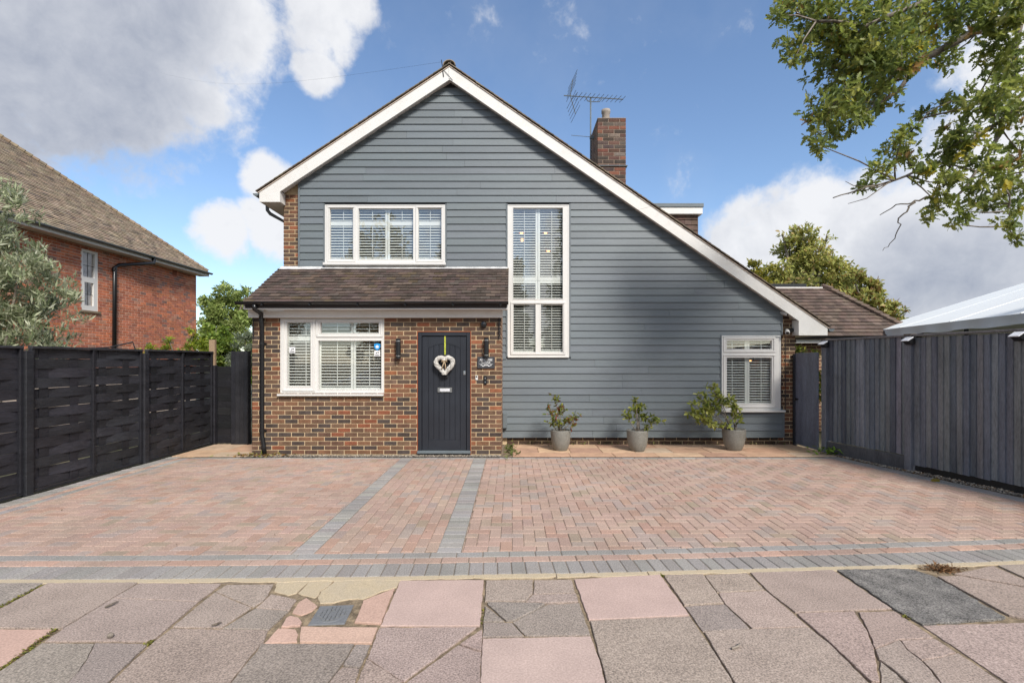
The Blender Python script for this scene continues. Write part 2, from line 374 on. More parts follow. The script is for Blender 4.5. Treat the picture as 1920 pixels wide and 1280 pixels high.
# ================================================================== THE SETTING
gr = MB(); gr.box(-300, 300, 1.45, 400, -.2, -.03); gr.build('ground', M['soil'], kind='structure')
rd = MB(); rd.box(-300, 300, -7, 1.33, -.2, -.028); rd.build('road', M['road'], kind='structure')
vg = MB(); vg.box(-300, 300, -400, -7.05, -.2, -.02); vg.build('ground', M['soil'], kind='structure')
kb = empty('kerb', (0, 1.39, -.03), None, None); kb['kind'] = 'structure'
kme = MB().box(-.455, .455, -.06, .06, -.12, .012, (.3, .29, .27), .012).mesh('kerb_stone')
for i in range(-9, 10): place('kerb_stone', kme, M['slab'], kb, (i*.915, 1.39, 0))
# ---- driveway
def front(x): return 3.679+.0427*x+.005*x*x
def dfront(x): return .0427+.01*x
def fence_x(y): return 5.5+.22*(8.6-y)
dv = MB(); dv.prism([(-5.74, 3.45), (-3, 3.50), (0, 3.62), (3, 3.80), (6.6, 4.2), (5.52, 8.62), (5.52, 9.5), (-5.74, 9.5)], -.1, -.007)
drive = dv.build('driveway', M['jointsand'], kind='structure')
PINK, BUFF, GREY, RED, CHAR = (.365, .257, .208), (.37, .272, .216), (.322, .256, .219), (.365, .240, .186), (.2, .2, .2)
FIELD = [(6, PINK), (3, BUFF), (1.8, GREY), (1.6, RED), (.5, (.31, .24, .18))]
BLUEG = [(1, (.272, .254, .236)), (1, (.288, .27, .25)), (.5, (.258, .24, .222))]
REDS = [(3, PINK), (2, (.40, .265, .205)), (1, BUFF), (1, RED)]
def paver_mesh(w, l, col):
    return MB().prism([(-w/2, -l/2), (w/2, -l/2), (w/2, l/2), (-w/2, l/2)], -.05, 0, col, inset=.006, drop=.005).mesh('paver')
def variants(w, l, pal, n=12): return [paver_mesh(w, l, jit(pick(pal), .06)) for _ in range(n)]
solv, redv, grv = variants(.104, .226, BLUEG), variants(.212, .104, REDS), variants(.212, .104, BLUEG)
npav = 0
def dz(): return random.uniform(-.0025, .0015)
x = -5.4
while x < 6.35:                                        # soldier course along the pavement
    a = math.atan(dfront(x)); place('paver', random.choice(solv), M['paver'], drive, (x, front(x)+.115, dz()), (random.uniform(-.008, .008), 0, a)); npav += 1; x += .109
for off, vs in ((.285, redv), (.393, grv)):            # red then grey stretcher courses
    x = -5.3+off
    while x < 6.3:
        place('paver', random.choice(vs), M['paver'], drive, (x, front(x)+off, dz()), (0, random.uniform(-.006, .006), math.atan(dfront(x)))); npav += 1; x += .217
YB = 8.06                                              # back of the paver field
rest = MB()
def halfplanes(poly, x0, x1):
    cx = sum(p[0] for p in poly)/len(poly)
    f0 = front(cx)+.449; d = dfront(cx); poly = clip(poly, d, -1, d*cx-f0)
    poly = clip(poly, -1, 0, -x0) if poly else poly; poly = clip(poly, 1, 0, x1) if poly else poly
    if poly: poly = clip(poly, 1, .22, 5.5+.22*8.6-.37)
    return clip(poly, 0, 1, YB) if poly else poly
cand = []
def field(rects, x0, x1):
    for (a, b, c, d) in rects:
        if b < x0 or a > x1 or d < 3.6 or c > YB: continue
        g = .0016; p = [(a+g, c+g), (b-g, c+g), (b-g, d-g), (a+g, d-g)]; q = halfplanes(p, x0+.001, x1-.001)
        if not q or area(q) < .0015: continue
        cand.append((area(q) > .0185 and abs((a+b)/2) < 4.6, (c+d)/2, a, b, c, d, q))
U = .1035
herr = []
for i in range(-60, 70):
    for j in range(30, 90):
        k = (i-j) % 4
        if k == 0: herr.append((i*U, i*U+2*U, j*U, j*U+U))
        elif k == 3: herr.append((i*U, i*U+U, j*U, j*U+2*U))
field(herr, -5.33, -1.835); field(herr, -.425, 6.5)
run = [(-1.645+c*.1015, -1.645+c*.1015+.1015, 3.6+r*.207+(c % 2)*.1035, 3.6+r*.207+(c % 2)*.1035+.207) for c in range(10) for r in range(-1, 24)]
field(run, -1.648, -.632)
hv, vv = variants(2*U-.0032, U-.0032, FIELD, 20), variants(U-.0032, 2*U-.0032, FIELD, 20)
for t in sorted([c for c in cand if c[0]], key=lambda c: c[1])[:max(0, 300-npav)]:
    cand.remove(t); _, _, a, b, c, d, q = t
    place('paver', random.choice(hv if b-a > d-c else vv), M['paver'], drive, ((a+b)/2, (c+d)/2, dz()), (random.uniform(-.006, .006), random.uniform(-.006, .006), 0))
for t in cand: rest.prism(t[6], -.05, dz(), jit(pick(FIELD), .065), inset=.006, drop=.005)
def rowfill(rects, pal):
    for p in rects:
        rest.prism(p, -.05, dz(), jit(pick(pal), .12), inset=.006, drop=.005)
for xa, xb in ((-1.83, -1.65), (-.63, -.428)):          # grey dividing stripes
    y = front(xa)+.455
    while y < YB: rowfill([[(xa, y), (xb, y), (xb, y+.1), (xa, y+.1)]], BLUEG); y += .1035
y = 3.97
while y < 8.2:                                         # border rows along the left fence
    rowfill([[(-5.735, y), (-5.545, y), (-5.545, y+.1), (-5.735, y+.1)]], BLUEG); y += .1035
y = 3.98
while y < 8.0:
    rowfill([[(-5.54, y), (-5.441, y), (-5.441, y+.203), (-5.54, y+.203)]], REDS); rowfill([[(-5.436, y), (-5.335, y), (-5.335, y+.203), (-5.436, y+.203)]], BLUEG); y += .2065
y = 4.35
while y < 8.3:                                         # border row along the right fence
    o = -.36; rowfill([[(fence_x(y)+o, y), (fence_x(y)+o+.2, y+.044), (fence_x(y+.1)+o+.2, y+.144), (fence_x(y+.1)+o, y+.1)]], BLUEG); y += .1035
x = -5.3
while x < 5.3: rowfill([[(x, YB+.004), (x+.2, YB+.004), (x+.2, YB+.1), (x, YB+.1)]], BLUEG); x += .2035
rest.build('pavers', M['paver'], drive, kind='stuff')
dc = MB(); dc.box(-5.3, 5.35, 8.166, 8.178, -.05, -.001, (.05, .05, .05)); dc.box(-5.3, 5.35, 8.196, 8.208, -.05, -.001, (.05, .05, .05))
for i in range(int(10.6/.03)): dc.box(-5.3+i*.03, -5.3+i*.03+.013, 8.178, 8.196, -.02, -.003, (.06, .06, .06))
dc.build('drainage_channel', M['iron'], drive)
# ---- public pavement: traced cracked flags
pvb = MB(); pvb.prism([(-8, 1.46), (8, 1.46), (8, 4.35), (3.9, 3.93), (0, 3.675), (-3.75, 3.59), (-8, 3.45)], -.09, -.011)
pave = pvb.build('pavement', M['jointdirt'], kind='structure')
TAN, PNK, ORG, GRY, ROSE = (.318, .256, .214), (.45, .335, .288), (.47, .318, .252), (.272, .228, .196), (.345, .268, .230)
SL = [
 (GRY, [(-60,1094),(80,1092.5),(-3,1137),(-60,1166)]), (TAN, [(89,1092.5),(258,1091),(116,1176),(-60,1175),(-60,1171),(-2,1142)]),
 (ORG, [(-60,1181),(0,1180),(98,1179.5),(2,1250),(-60,1292)]), (TAN, [(262,1092),(414,1093),(372,1125.5),(215,1118.5)]),
 (ROSE, [(212,1120.5),(370,1127.5),(315,1174),(283,1200),(86,1200),(119,1177.5)]), (GRY, [(79,1204),(176,1205),(162,1232),(147,1256),(116,1287),(-46,1287)]),
 (GRY, [(179,1205),(276,1206),(190,1287),(121,1287),(149,1257),(165,1233)]), (TAN, [(425,1094.5),(511,1094),(502,1112.5),(491,1125),(475,1135.5),(406,1107)]),
 (TAN, [(508,1112.5),(556,1122.5),(541.5,1142),(482,1137.5),(493,1128)]), (TAN, [(403,1109),(470,1138),(414,1174.5),(324,1173.5)]),
 (GRY, [(480,1140),(539,1145),(504,1178),(419,1176.5)]), (TAN, [(322,1177),(502,1180),(493,1202),(479,1216),(422,1287),(198,1287),(288,1202)]),
 (ORG, [(575,1119.5),(594,1134),(586,1143),(565,1151.5),(548.5,1147),(562,1126)]), (ORG, [(545,1154),(559,1157.5),(565.5,1166),(562,1171.5),(528,1173.5),(537,1158)]),
 (ORG, [(523,1176.5),(554,1178),(557.5,1188),(556,1201.5),(497,1203.5)]), (ORG, [(565,1174.5),(706,1176),(695.5,1204.5),(562,1202.5)]),
 (ORG, [(682,1125.5),(739,1103),(713,1168),(666,1165.5)]), (PNK, [(751,1087.5),(906,1086.5),(899.5,1171.5),(715,1171)]),
 (GRY, [(489,1207),(663,1207.5),(639,1245),(606,1287),(428,1287),(483,1219)]), (GRY, [(668,1208),(693,1208.5),(674,1250),(644,1245.5)]),
 (TAN, [(641,1249),(672.5,1252.5),(663,1287),(610,1287)]), (ROSE, [(711,1176),(892,1174.5),(757,1275),(690.5,1232.5)]),
 (ROSE, [(688,1236),(753,1278),(752,1290),(666,1290)]), (ROSE, [(903,1181),(901.5,1218.5),(864,1206.5)]),
 (ROSE, [(859,1209),(901,1222),(898,1290),(759,1290),(763,1278)]), (TAN, [(912,1087.5),(998,1086.5),(998,1111.5),(985,1125.5),(911,1125.5)]),
 (TAN, [(1003,1087.5),(1071,1086.5),(1078,1110.5),(1001,1112.5)]), (TAN, [(999,1115),(1079.5,1112.5),(1084,1126.5),(1057,1127.5),(1026,1129),(1010,1127.5),(988,1127.5)]),
 (GRY, [(915,1128.5),(1008,1130),(1020,1131.5),(1000,1144),(964,1161.5),(949,1162.5),(916,1133)]), (GRY, [(1027,1132),(1086,1129.5),(1106,1188.5),(986,1189.5),(963,1165.5)]),
 (GRY, [(910.5,1136),(945,1164),(908,1164.5)]), (GRY, [(907.5,1167),(959,1167),(981,1190.5),(906,1193)]),
 (PNK, [(905.5,1196),(1107.5,1192),(1123,1235),(1137,1290),(901,1290)]), (PNK, [(1077.5,1085.5),(1237,1076.5),(1292,1151.5),(1105,1160.5)]),
 (TAN, [(1107,1163.5),(1293,1155.5),(1311,1181),(1339,1222),(1380,1290),(1142,1290),(1126.5,1235)]), (TAN, [(1245,1077.5),(1318,1076),(1356,1128.5),(1283.5,1133)]),
 (GRY, [(1285.5,1135.5),(1358,1131.5),(1405,1176),(1318,1181)]), (TAN, [(1322,1076.5),(1401,1072.5),(1432.5,1103.5),(1345,1108)]),
 (ROSE, [(1347.5,1110.5),(1435,1106.5),(1486,1147.5),(1513,1172.5),(1410,1175.5),(1361,1131)]), (TAN, [(1321.5,1184.5),(1410,1179),(1516,1176),(1559,1210),(1599,1250),(1630,1282),(1634,1290),(1386,1290),(1352.5,1236)]),
 (ROSE, [(1407.5,1072.5),(1561.5,1067.5),(1671,1139.5),(1491,1146),(1438.5,1105)]), (ROSE, [(1495,1149.5),(1601,1146.5),(1623.5,1180),(1638,1218),(1647,1276),(1634,1276),(1561,1207)]),
 (ROSE, [(1611,1146.5),(1677,1144.5),(1750,1193.5),(1685,1196.5),(1641,1213),(1628,1178)]), (ROSE, [(1690,1198.5),(1753,1195.5),(1791,1220),(1765,1228.5),(1729,1233.5),(1703,1216)]),
 (TAN, [(1643,1217),(1687,1200),(1700,1218),(1726,1237),(1744,1256),(1768,1288),(1713,1288),(1681,1258),(1650,1235)]), (TAN, [(1651,1239),(1680,1261),(1708,1290),(1654,1290)]),
 (ROSE, [(1731,1237.5),(1766,1231.5),(1797,1223.5),(1830,1246),(1893,1288),(1774,1288),(1749,1255)]), (ROSE, [(1731,1171),(1930,1165.5),(2010,1164),(2010,1290),(1900,1285),(1803,1219.5)]),
 (TAN, [(1759,1080.5),(1797,1079.5),(1925,1102.5),(2010,1118),(2010,1160),(1935,1161),(1893,1153)]), (TAN, [(1792,1075),(1862,1061),(1960,1104),(1925,1099),(1802,1077)]), (TAN, [(1872,1059),(2010,1053),(2010,1113),(1970,1104)])]
def rough_edge(pts, step=.035, a=.003):
    out = []; n = len(pts)
    for i in range(n):
        p, q = Vector(pts[i]), Vector(pts[(i+1) % n]); k = max(1, int((q-p).length/step))
        for j in range(k):
            u = p.lerp(q, j/k); out.append((u.x+random.uniform(-a, a), u.y+random.uniform(-a, a)))
    return out
def slab(pts, col, m=None, z=None, name='paving_slab', a=.003, parent=None):
    A = sum(pts[i][0]*pts[(i+1) % len(pts)][1]-pts[(i+1) % len(pts)][0]*pts[i][1] for i in range(len(pts)))
    if A < 0: pts = pts[::-1]
    pts = rough_edge(shrink(pts, -.0022), a=a)
    z = random.uniform(-.004, .004) if z is None else z
    return MB().prism(pts, -.06, z, jit(col, .07), inset=.0025, drop=.003).build(name, m or M['slab'], parent or pave)
for c, pl in SL: slab([G(*p) for p in pl], c, M['slab_smooth'] if c in (PNK, ORG) else None)
for pl in ([(521,1086.5),(583,1085.5),(570,1097),(556,1109),(542,1113),(514,1107)], [(585.5,1085.5),(627.5,1084.5),(620,1092),(601,1106),(593,1117),(590,1118.5),(558.5,1110),(572.5,1097)],
           [(630,1084.5),(753,1082.5),(744,1099),(720,1104.5),(682,1120.5),(655,1120.5),(625,1128),(601,1129),(596,1117),(604,1106),(623,1093)]):
    slab([G(*p) for p in pl], (1, 1, 1), M['screed'], -.006+random.uniform(0, .003), 'concrete_patch', .006)
slab([G(*p) for p in [(1570,1067.5),(1685,1065.5),(1715,1068),(1748,1079),(1798,1105.5),(1884,1156.5),(1852,1161.5),(1729,1168.5),(1677,1140)]], (1, 1, 1), M['asphalt'], .003, 'asphalt_patch', .008)
# mortar fillet between the flags and the block edging
x = -7.0; seg = []
while x < 7: seg.append(x); x += random.uniform(.5, 1.1)
for a, b in zip(seg, seg[1:]):
    xs = [a+.003+(b-a-.006)*t/8 for t in range(9)]
    slab([(q, front(q)-.002) for q in xs]+[(q, front(q)-random.uniform(.045, .072)) for q in xs[::-1]], (1, 1, 1), M['screed'], random.uniform(-.003, .002), 'mortar_fillet', .004)
for (xa, xb, ya, yb) in [(i*.76-7.6, i*.76-6.85, 1.47, 2.405) for i in range(20)]: slab([(xa, ya), (xb, ya), (xb, yb), (xa, yb)], random.choice([TAN, GRY, ROSE]))
for s_ in (-1, 1):                                      # flags beyond the traced part of the pavement
    for k in range(7):
        for r_ in (2.42, 3.06):
            xa = 2.45+k*.8; ya, yb = r_, r_+.62; f_ = min(front(s_*xa), front(s_*(xa+.78)))-.085; yb = min(yb, f_) if r_ < 3 else f_
            p = clip([(xa, ya), (xa+.785, ya), (xa+.785, yb), (xa, yb)], -1, 1.12 if s_ < 0 else 1.15, -.015)
            if len(p) > 2 and area(p) > .02: slab([(s_*q[0], q[1]) for q in p], random.choice([TAN, ROSE, GRY]))
# manhole cover
mhp = [G(*p) for p in [(600,1134),(663.5,1131.5),(646,1167),(577,1169.5)]]
mc = Vector((sum(p[0] for p in mhp)/4, sum(p[1] for p in mhp)/4, 0))
mh = empty('manhole_cover', (mc.x, mc.y, 0), 'square grey cast iron access cover with oval patterned lid in the pavement', 'manhole cover')
MB().prism(mhp, -.05, -.004, inset=.004, drop=.003).build('frame', M['manhole'], mh)
ux, uy = (Vector(mhp[1])-Vector(mhp[0])), (Vector(mhp[3])-Vector(mhp[0]))
def mu(a, b): p = Vector(mhp[0])+ux*a+uy*b; return (p.x, p.y)
ov = [mu(.5+.43*math.cos(t*math.pi/16), .5+.43*math.sin(t*math.pi/16)) for t in range(32)]
MB().prism(ov, -.02, -.001, inset=.003, drop=.002).build('lid', M['manhole'], mh)
lb = MB()
for a in range(7):
    for b in range(6):
        u0, v0 = .12+a*.112, .14+b*.125
        if all(((u-.5)**2+(v-.5)**2) < .40**2 for u in (u0, u0+.09) for v in (v0, v0+.1)) and not (a == 3 and b in (2, 3)):
            lb.prism([mu(u0, v0), mu(u0+.09, v0), mu(u0+.09, v0+.1), mu(u0, v0+.1)], -.002, .007)
lb.build('tread_pattern', M['manhole'], mh, kind='stuff')
# ---- sandstone strip beside the house
pb = MB(); pb.box(-.15, 5.5, 8.215, 9.44, -.06, -.004); pb.box(-5.72, -4.45, 8.215, 9.6, -.06, -.004)
patio = pb.build('patio', M['jointdirt'], kind='structure')
STN = [(2, (.42, .26, .17)), (2, (.46, .31, .2)), (1, (.36, .22, .15)), (1, (.44, .33, .23))]
for ya, yb, st, off in ((8.22, 8.55, .85, 0), (8.56, 9.02, .62, .3), (9.03, 9.4, .9, .15)):
    x = .02-off*.5
    while x < 5.45:
        w = st*random.uniform(.8, 1.2); a, b = max(x, .02), min(x+w, 5.44)
        if b-a > .1: slab([(a, ya), (b-.012, ya), (b-.012, yb), (a, yb)], pick(STN), M['stone'], .008+random.uniform(-.002, .003), parent=patio)
        x += w
for (a, b, c, d) in ((-5.7, -5.1, 8.22, 8.8), (-5.09, -4.47, 8.22, 8.62), (-5.7, -5.1, 8.81, 9.4), (-5.09, -4.47, 8.63, 9.4)): slab([(a, c), (b, c), (b, d), (a, d)], pick(STN), M['stone'], .008, parent=patio)

# ================================================================== THE HOUSE
YP, YM = 8.364, 9.426                                   # porch front, main front (brick face)
YC = 9.37                                               # back of the weatherboards
house = empty('house', (.5, YM, 0), 'detached house with blue grey weatherboard gable and brick porch', 'house')
AX, AZ, SLL, SLR = -1.172, 7.17, .66, .69               # apex and slopes of the verge line
def roofz(x): return AZ+SLL*(x-AX) if x < AX else AZ-SLR*(x-AX)
def PX(px): return (px-CX)/110.
def PZ(py): return CH-(py-HZ)/110.
def WX(px): return (px-CX)/98.4
def WZ(py): return CH-(py-HZ)/98.4
winA = (WX(609.5), WX(834.5), WZ(492.5), WZ(384))
winB = (WX(952), WX(1067), WZ(669), WZ(384))
winC = (WX(1353.5), WX(1463.5), WZ(768), WZ(629.5))
winD = (PX(525), PX(720), PZ(738), PZ(596.5))
door = (PX(783), PX(882), 0.0, PZ(622))
# -- main wall core with window openings
core = MB()
for a, b, c, d in holes_cells(-4.38, 5.44, 0, 7.1, [winA, winB, winC]):
    p = [(a, c), (b, c), (b, d), (a, d)]; p = clip(p, -SLL, 1, AZ-SLL*AX-.16); p = clip(p, SLR, 1, AZ+SLR*AX-.16) if p else p
    if p and area(p) > 1e-5: core.prism(p, YM+.006, YM+.25, axis='y')
wall = core.build('main_wall', M['mortar'], house)
for q in ((-4.395, -4.2, YM+.252, 17.4, 0, 4.6), (5.26, 5.46, YM+.252, 17.4, 0, 2.15), (-4.395, 5.46, 17.41, 17.6, 0, 2.1)): MB().box(*q).build('side_wall', M['sidebrick'], house)
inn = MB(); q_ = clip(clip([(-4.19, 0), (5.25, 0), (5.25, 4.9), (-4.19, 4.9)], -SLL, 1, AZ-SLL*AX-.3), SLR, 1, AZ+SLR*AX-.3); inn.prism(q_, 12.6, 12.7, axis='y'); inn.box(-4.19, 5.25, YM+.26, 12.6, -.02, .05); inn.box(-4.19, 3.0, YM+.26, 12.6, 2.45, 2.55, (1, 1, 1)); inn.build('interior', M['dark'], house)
BR = [(5, (.122, .070, .046)), (3.4, (.085, .056, .042)), (3, (.165, .082, .048)), (1.5, (.225, .085, .043)), (1.3, (.064, .048, .041)), (.8, (.145, .095, .065))]
def brickrow(x0, x1, z0, z1, holes, origin=None):       # stretcher bond -> list of (xa, xb, za, zb)
    out = []; r = 0; z = z0
    while z+.06 < z1:
        o = (origin if origin is not None else x0)-(0 if r % 2 == 0 else .1125)
        for a, b in spans(x0, x1, z+.0325, holes):
            k = math.floor((a-o)/.225)
            while o+k*.225 < b:
                xa, xb = max(o+k*.225+.005, a+(.005 if o+k*.225 < a else 0)), min(o+k*.225+.218, b); k += 1
                if xb-xa > .025: out.append((xa, xb, z+.006, z+.069))
        z += .075; r += 1
    return out
mb = MB()
for a, b, c, d in brickrow(-4.395, -4.045, 3.3, 4.86, []):
    if c < roofz(a)-.22: mb.box(a, b, YM, YM+.05, c, d, jit(pick(BR)), .004)
for a, b, c, d in brickrow(5.11, 5.46, 0, 2.95, []):
    if d < roofz(b)-.2: mb.box(a, b, YM, YM+.05, c, d, jit(pick(BR)), .004)
for a, b, c, d in brickrow(-.1, 5.11, 0, .2, []): mb.box(a, b, YM, YM+.05, c, d, jit((.07, .045, .032)), .004)
mb.build('bricks', M['brick'], wall, kind='stuff')
# -- weatherboards: every plank its own wedge
PITCH = .1357; WB0 = .147
BC = (.130, .149, .160)
bh = [(winA[0]-.03, winA[1]+.03, WZ(502), winA[3]+.022), (winB[0]-.03, winB[1]+.03, winB[2]-.012, winB[3]+.022), (winC[0]-.03, 9, winC[2]-.03, winC[3]+.02), (-9, -.19, -1, 3.36)]
k = 0
while True:
    z0 = WB0+k*PITCH; z1 = z0+.150
    if z0 > AZ-.4: break
    # a course that meets a hole partly is cut along the hole's edge
    zc = [z0, z1]
    xr = 5.165 if z0 < winC[2]-.03 else 5.13
    for a, b in spans(-4.045, xr, z0+PITCH*.5, bh):
        if b-a < .03: continue
        cuts = [a]
        if b-a > 3.9:
            c = a+random.uniform(1.2, 3.6)
            while c < b-.8: cuts.append(c); c += 3.6
        cuts.append(b)
        for xa, xb in zip(cuts, cuts[1:]):
            ja, jb = random.uniform(-.0022, .0022), random.uniform(-.0022, .0022); p = [(xa+.0016, z0+ja), (xb-.0016, z0+jb), (xb-.0016, z1), (xa+.0016, z1)]
            p = clip(p, -SLL, 1, AZ-SLL*AX-.13); p = clip(p, SLR, 1, AZ+SLR*AX-.13) if p else p
            if not p or area(p) < .003: continue
            col = jit(BC, .055); n = len(p); jy = random.uniform(-.0015, .0015)
            yf = lambda z: YC-.024+jy+(z-z0)/.150*.019
            m_ = MB(); m_.add([(q[0], yf(q[1]), q[1]) for q in p]+[(q[0], yf(q[1])+.012, q[1]) for q in p],
                              [tuple(range(n)), tuple(range(2*n-1, n-1, -1))]+[(i, n+i, n+(i+1) % n, (i+1) % n) for i in range(n)], col)
            m_.build('weatherboard', M['board'], wall)
    k += 1
tb = MB(); back = MB()
for x0, x1, z0, z1 in ((-4.075, -4.043, 3.37, 4.99), (winA[0]-.03, winA[0]-.004, 3.38, winA[3]+.02), (winA[1]+.004, winA[1]+.03, 3.38, winA[3]+.02), (winB[0]-.03, winB[0]-.003, winB[2], winB[3]+.02),
                       (winB[1]+.003, winB[1]+.03, winB[2], winB[3]+.02), (winC[0]-.03, winC[0]-.003, winC[2]-.02, winC[3]+.02), (5.13, 5.155, 2.09, 2.62), (5.166, 5.19, .15, winC[2]-.03)):
    MB().box(x0, x1, YC-.03, YC+.03, z0, z1, BC, .002).build('corner_trim', M['board'], wall)
for a, b, c, d in holes_cells(-4.04, 5.15, .16, 7.0, [winA, winB, winC, (-9, -.19, -1, 3.3)]):    # battened backing behind the boards
    p = clip([(a, c), (b, c), (b, d), (a, d)], -SLL, 1, AZ-SLL*AX-.2); p = clip(p, SLR, 1, AZ+SLR*AX-.2) if p else p
    if p and area(p) > 1e-4: back.prism(p, YC+.008, YM+.003, axis='y')
back.build('batten_layer', M['iron'], wall)

# -- windows
def ring(mb, x0, x1, z0, z1, w, y0, y1, col=(1, 1, 1), b=.004):
    mb.box(x0, x1, y0, y1, z1-w, z1, col, b); mb.box(x0, x1, y0, y1, z0, z0+w, col, b)
    mb.box(x0, x0+w, y0+.0005, y1, z0+w, z1-w, col, 0); mb.box(x1-w, x1, y0+.0005, y1, z0+w, z1-w, col, 0)
def window(outer, y, panes, shutters, sill=None, name='window', label=None, casements=(), tilt=14):
    w = empty(name, ((outer[0]+outer[1])/2, y, outer[2]), None, None); w.parent = house; w.location = Vector(w.location)-WL[house]
    if label: w['label'] = label
    f = MB()
    for a, b, c, d in holes_cells(outer[0], outer[1], outer[2], outer[3], panes): f.box(a, b, y, y+.07, c, d)
    for p in panes: ring(f, p[0]-.014, p[1]+.014, p[2]-.014, p[3]+.014, .016, y-.005, y+.03)
    for c in casements: ring(f, c[0], c[1], c[2], c[3], .034, y-.016, y+.02, b=.006)
    ring(f, outer[0]-.002, outer[1]+.002, outer[2]-.002, outer[3]+.002, .02, y-.006, y+.05)
    f.build('frame', M['white'], w)
    for p in panes: MB().box(p[0]-.005, p[1]+.005, y+.028, y+.034, p[2]-.005, p[3]+.005).build('pane', M['glass'], w)
    if sill: MB().box(sill[0], sill[1], y-.075, y+.02, sill[2], sill[3], b=.006).build('sill', M['white'], w)
    ys = y+.075
    for (x0, x1, z0, z1, rails, rods) in shutters:
        s = MB(); st = .042
        s.box(x0, x0+st, ys, ys+.028, z0, z1, b=.003); s.box(x1-st, x1, ys, ys+.028, z0, z1, b=.003)
        rr = sorted([(z0, z0+.07), (z1-.05, z1)]+[(r-.04, r+.04) for r in rails])
        for a, b in rr: s.box(x0+st, x1-st, ys+.001, ys+.027, a, b)
        bays = [(rr[i][1], rr[i+1][0]) for i in range(len(rr)-1)]
        for a, b in bays: s.box(x0+st+(x1-x0-2*st)*rods, x0+st+(x1-x0-2*st)*rods+.009, ys-.022, ys-.013, a+.01, b-.01)
        s.build('shutter_frame', M['shutter'], w)
        L = (x1-x0)/2-st-.002
        sm = MB().box(-L, L, -.029, .029, -.0045, .0045, b=.003).mesh('shutter_slat')
        for a, b in bays:
            n = max(1, int((b-a)/.0495))
            for i in range(n): place('shutter_slat', sm, M['shutter'], w, ((x0+x1)/2, ys+.014, a+(i+.5)*(b-a)/n), (R((tilt(a) if callable(tilt) else tilt)+random.uniform(-1.5, 1.5)), 0, 0))
    return w
def PR(f, g, l, r, t, b): return (f(l), f(r), g(b), g(t))
YWm = 9.352                                            # outer face of the upstairs frames
wA = window(winA, YWm, [PR(WX, WZ, 618, 662, 390.5, 486.5), PR(WX, WZ, 672, 775, 390.5, 486.5), PR(WX, WZ, 784, 827.7, 390.5, 486.5)],
       [(WX(613), WX(666), WZ(490), WZ(387), [WZ(417)], .55), (WX(666.5), WX(724.5), WZ(490), WZ(387), [WZ(417)], .52), (WX(725), WX(779.5), WZ(490), WZ(387), [WZ(417)], .5), (WX(780), WX(831), WZ(490), WZ(387), [WZ(417)], .5)],
       (winA[0]-.02, winA[1]+.02, WZ(498), WZ(493)), casements=[PR(WX, WZ, 613, 667, 386.5, 491), PR(WX, WZ, 779.5, 832, 386.5, 491)], tilt=31)
MB().box(winA[0]-.01, winA[1]+.01, YWm-.005, YWm+.05, WZ(502.5), WZ(498.4)).build('sill_board', M['whitewood'], wA)
wB = window(winB, YWm, [PR(WX, WZ, 962, 1055.5, 389.5, 560.5), PR(WX, WZ, 962.5, 1004.5, 570.5, 660), PR(WX, WZ, 1014, 1055.5, 570.5, 660)],
       [(WX(957), WX(1008.5), WZ(524.5), WZ(386), [], .5), (WX(1009), WX(1060), WZ(524.5), WZ(386), [], .5), (WX(957), WX(1008.5), WZ(664), WZ(525), [], .5), (WX(1009), WX(1060), WZ(664), WZ(525), [], .5)],
       None, casements=[PR(WX, WZ, 957.5, 1060.5, 566, 665)], tilt=lambda z: 29 if z > 3 else 18)
MB().box(winB[0], winB[1], YWm-.03, YWm+.03, winB[2]-.014, winB[2]-.003, b=.003).build('sill', M['white'], wB)
wC = window(winC, YWm, [PR(WX, WZ, 1362.5, 1447.8, 637.8, 654.3), PR(WX, WZ, 1362.5, 1447.8, 670.5, 756.5)],
       [(WX(1357), WX(1404.5), WZ(762), WZ(634), [WZ(662)], .35), (WX(1405), WX(1454), WZ(762), WZ(634), [WZ(662)], .5)],
       (winC[0]-.01, 5.18, WZ(772), WZ(768.4)), casements=[PR(WX, WZ, 1356.5, 1454, 632, 660.5), PR(WX, WZ, 1356.5, 1454, 664, 764)])
wD = window(winD, YP+.015, [PR(PX, PZ, 537, 582, 604, 724), PR(PX, PZ, 600, 710, 604.5, 625), PR(PX, PZ, 596, 715, 638.5, 730)],
       [(PX(533), PX(590), PZ(734), PZ(600), [PZ(634)], .68), (PX(594), PX(659), PZ(734), PZ(600), [PZ(631)], .55), (PX(659.6), PX(718), PZ(734), PZ(600), [PZ(631)], .53)],
       (winD[0]-.03, winD[1], PZ(742), PZ(738.4)), casements=[PR(PX, PZ, 528.5, 590.5, 598.5, 733.5), PR(PX, PZ, 592.5, 717.5, 598.5, 632)])
MB().box(PX(633), PX(677), YP-.012, YP+.002, PZ(602), PZ(600.3), b=.002).build('trickle_vent', M['white'], wD)
yst = YP+.015+.025
shp = lambda cx, cz, s: [(cx+s*a, cz+s*b) for a, b in ((-1, .9), (0, 1.1), (1, .9), (1, -.2), (.6, -.8), (0, -1.2), (-.6, -.8), (-1, -.2))]
stk = MB().prism(shp(PX(706), PZ(649.5), .052), yst, yst+.002, axis='y').build('blue_shield_sticker', M['blue'], wD, label='blue shield-shaped sticker in the window corner')
MB().prism([(PX(706)-.018, PZ(650)-.02), (PX(706)+.018, PZ(650)-.02), (PX(706)+.03, PZ(649)), (PX(706), PZ(646.5)), (PX(706)-.03, PZ(649))], yst-.001, yst-.0002, axis='y').build('emblem', M['paperwhite'], wD)
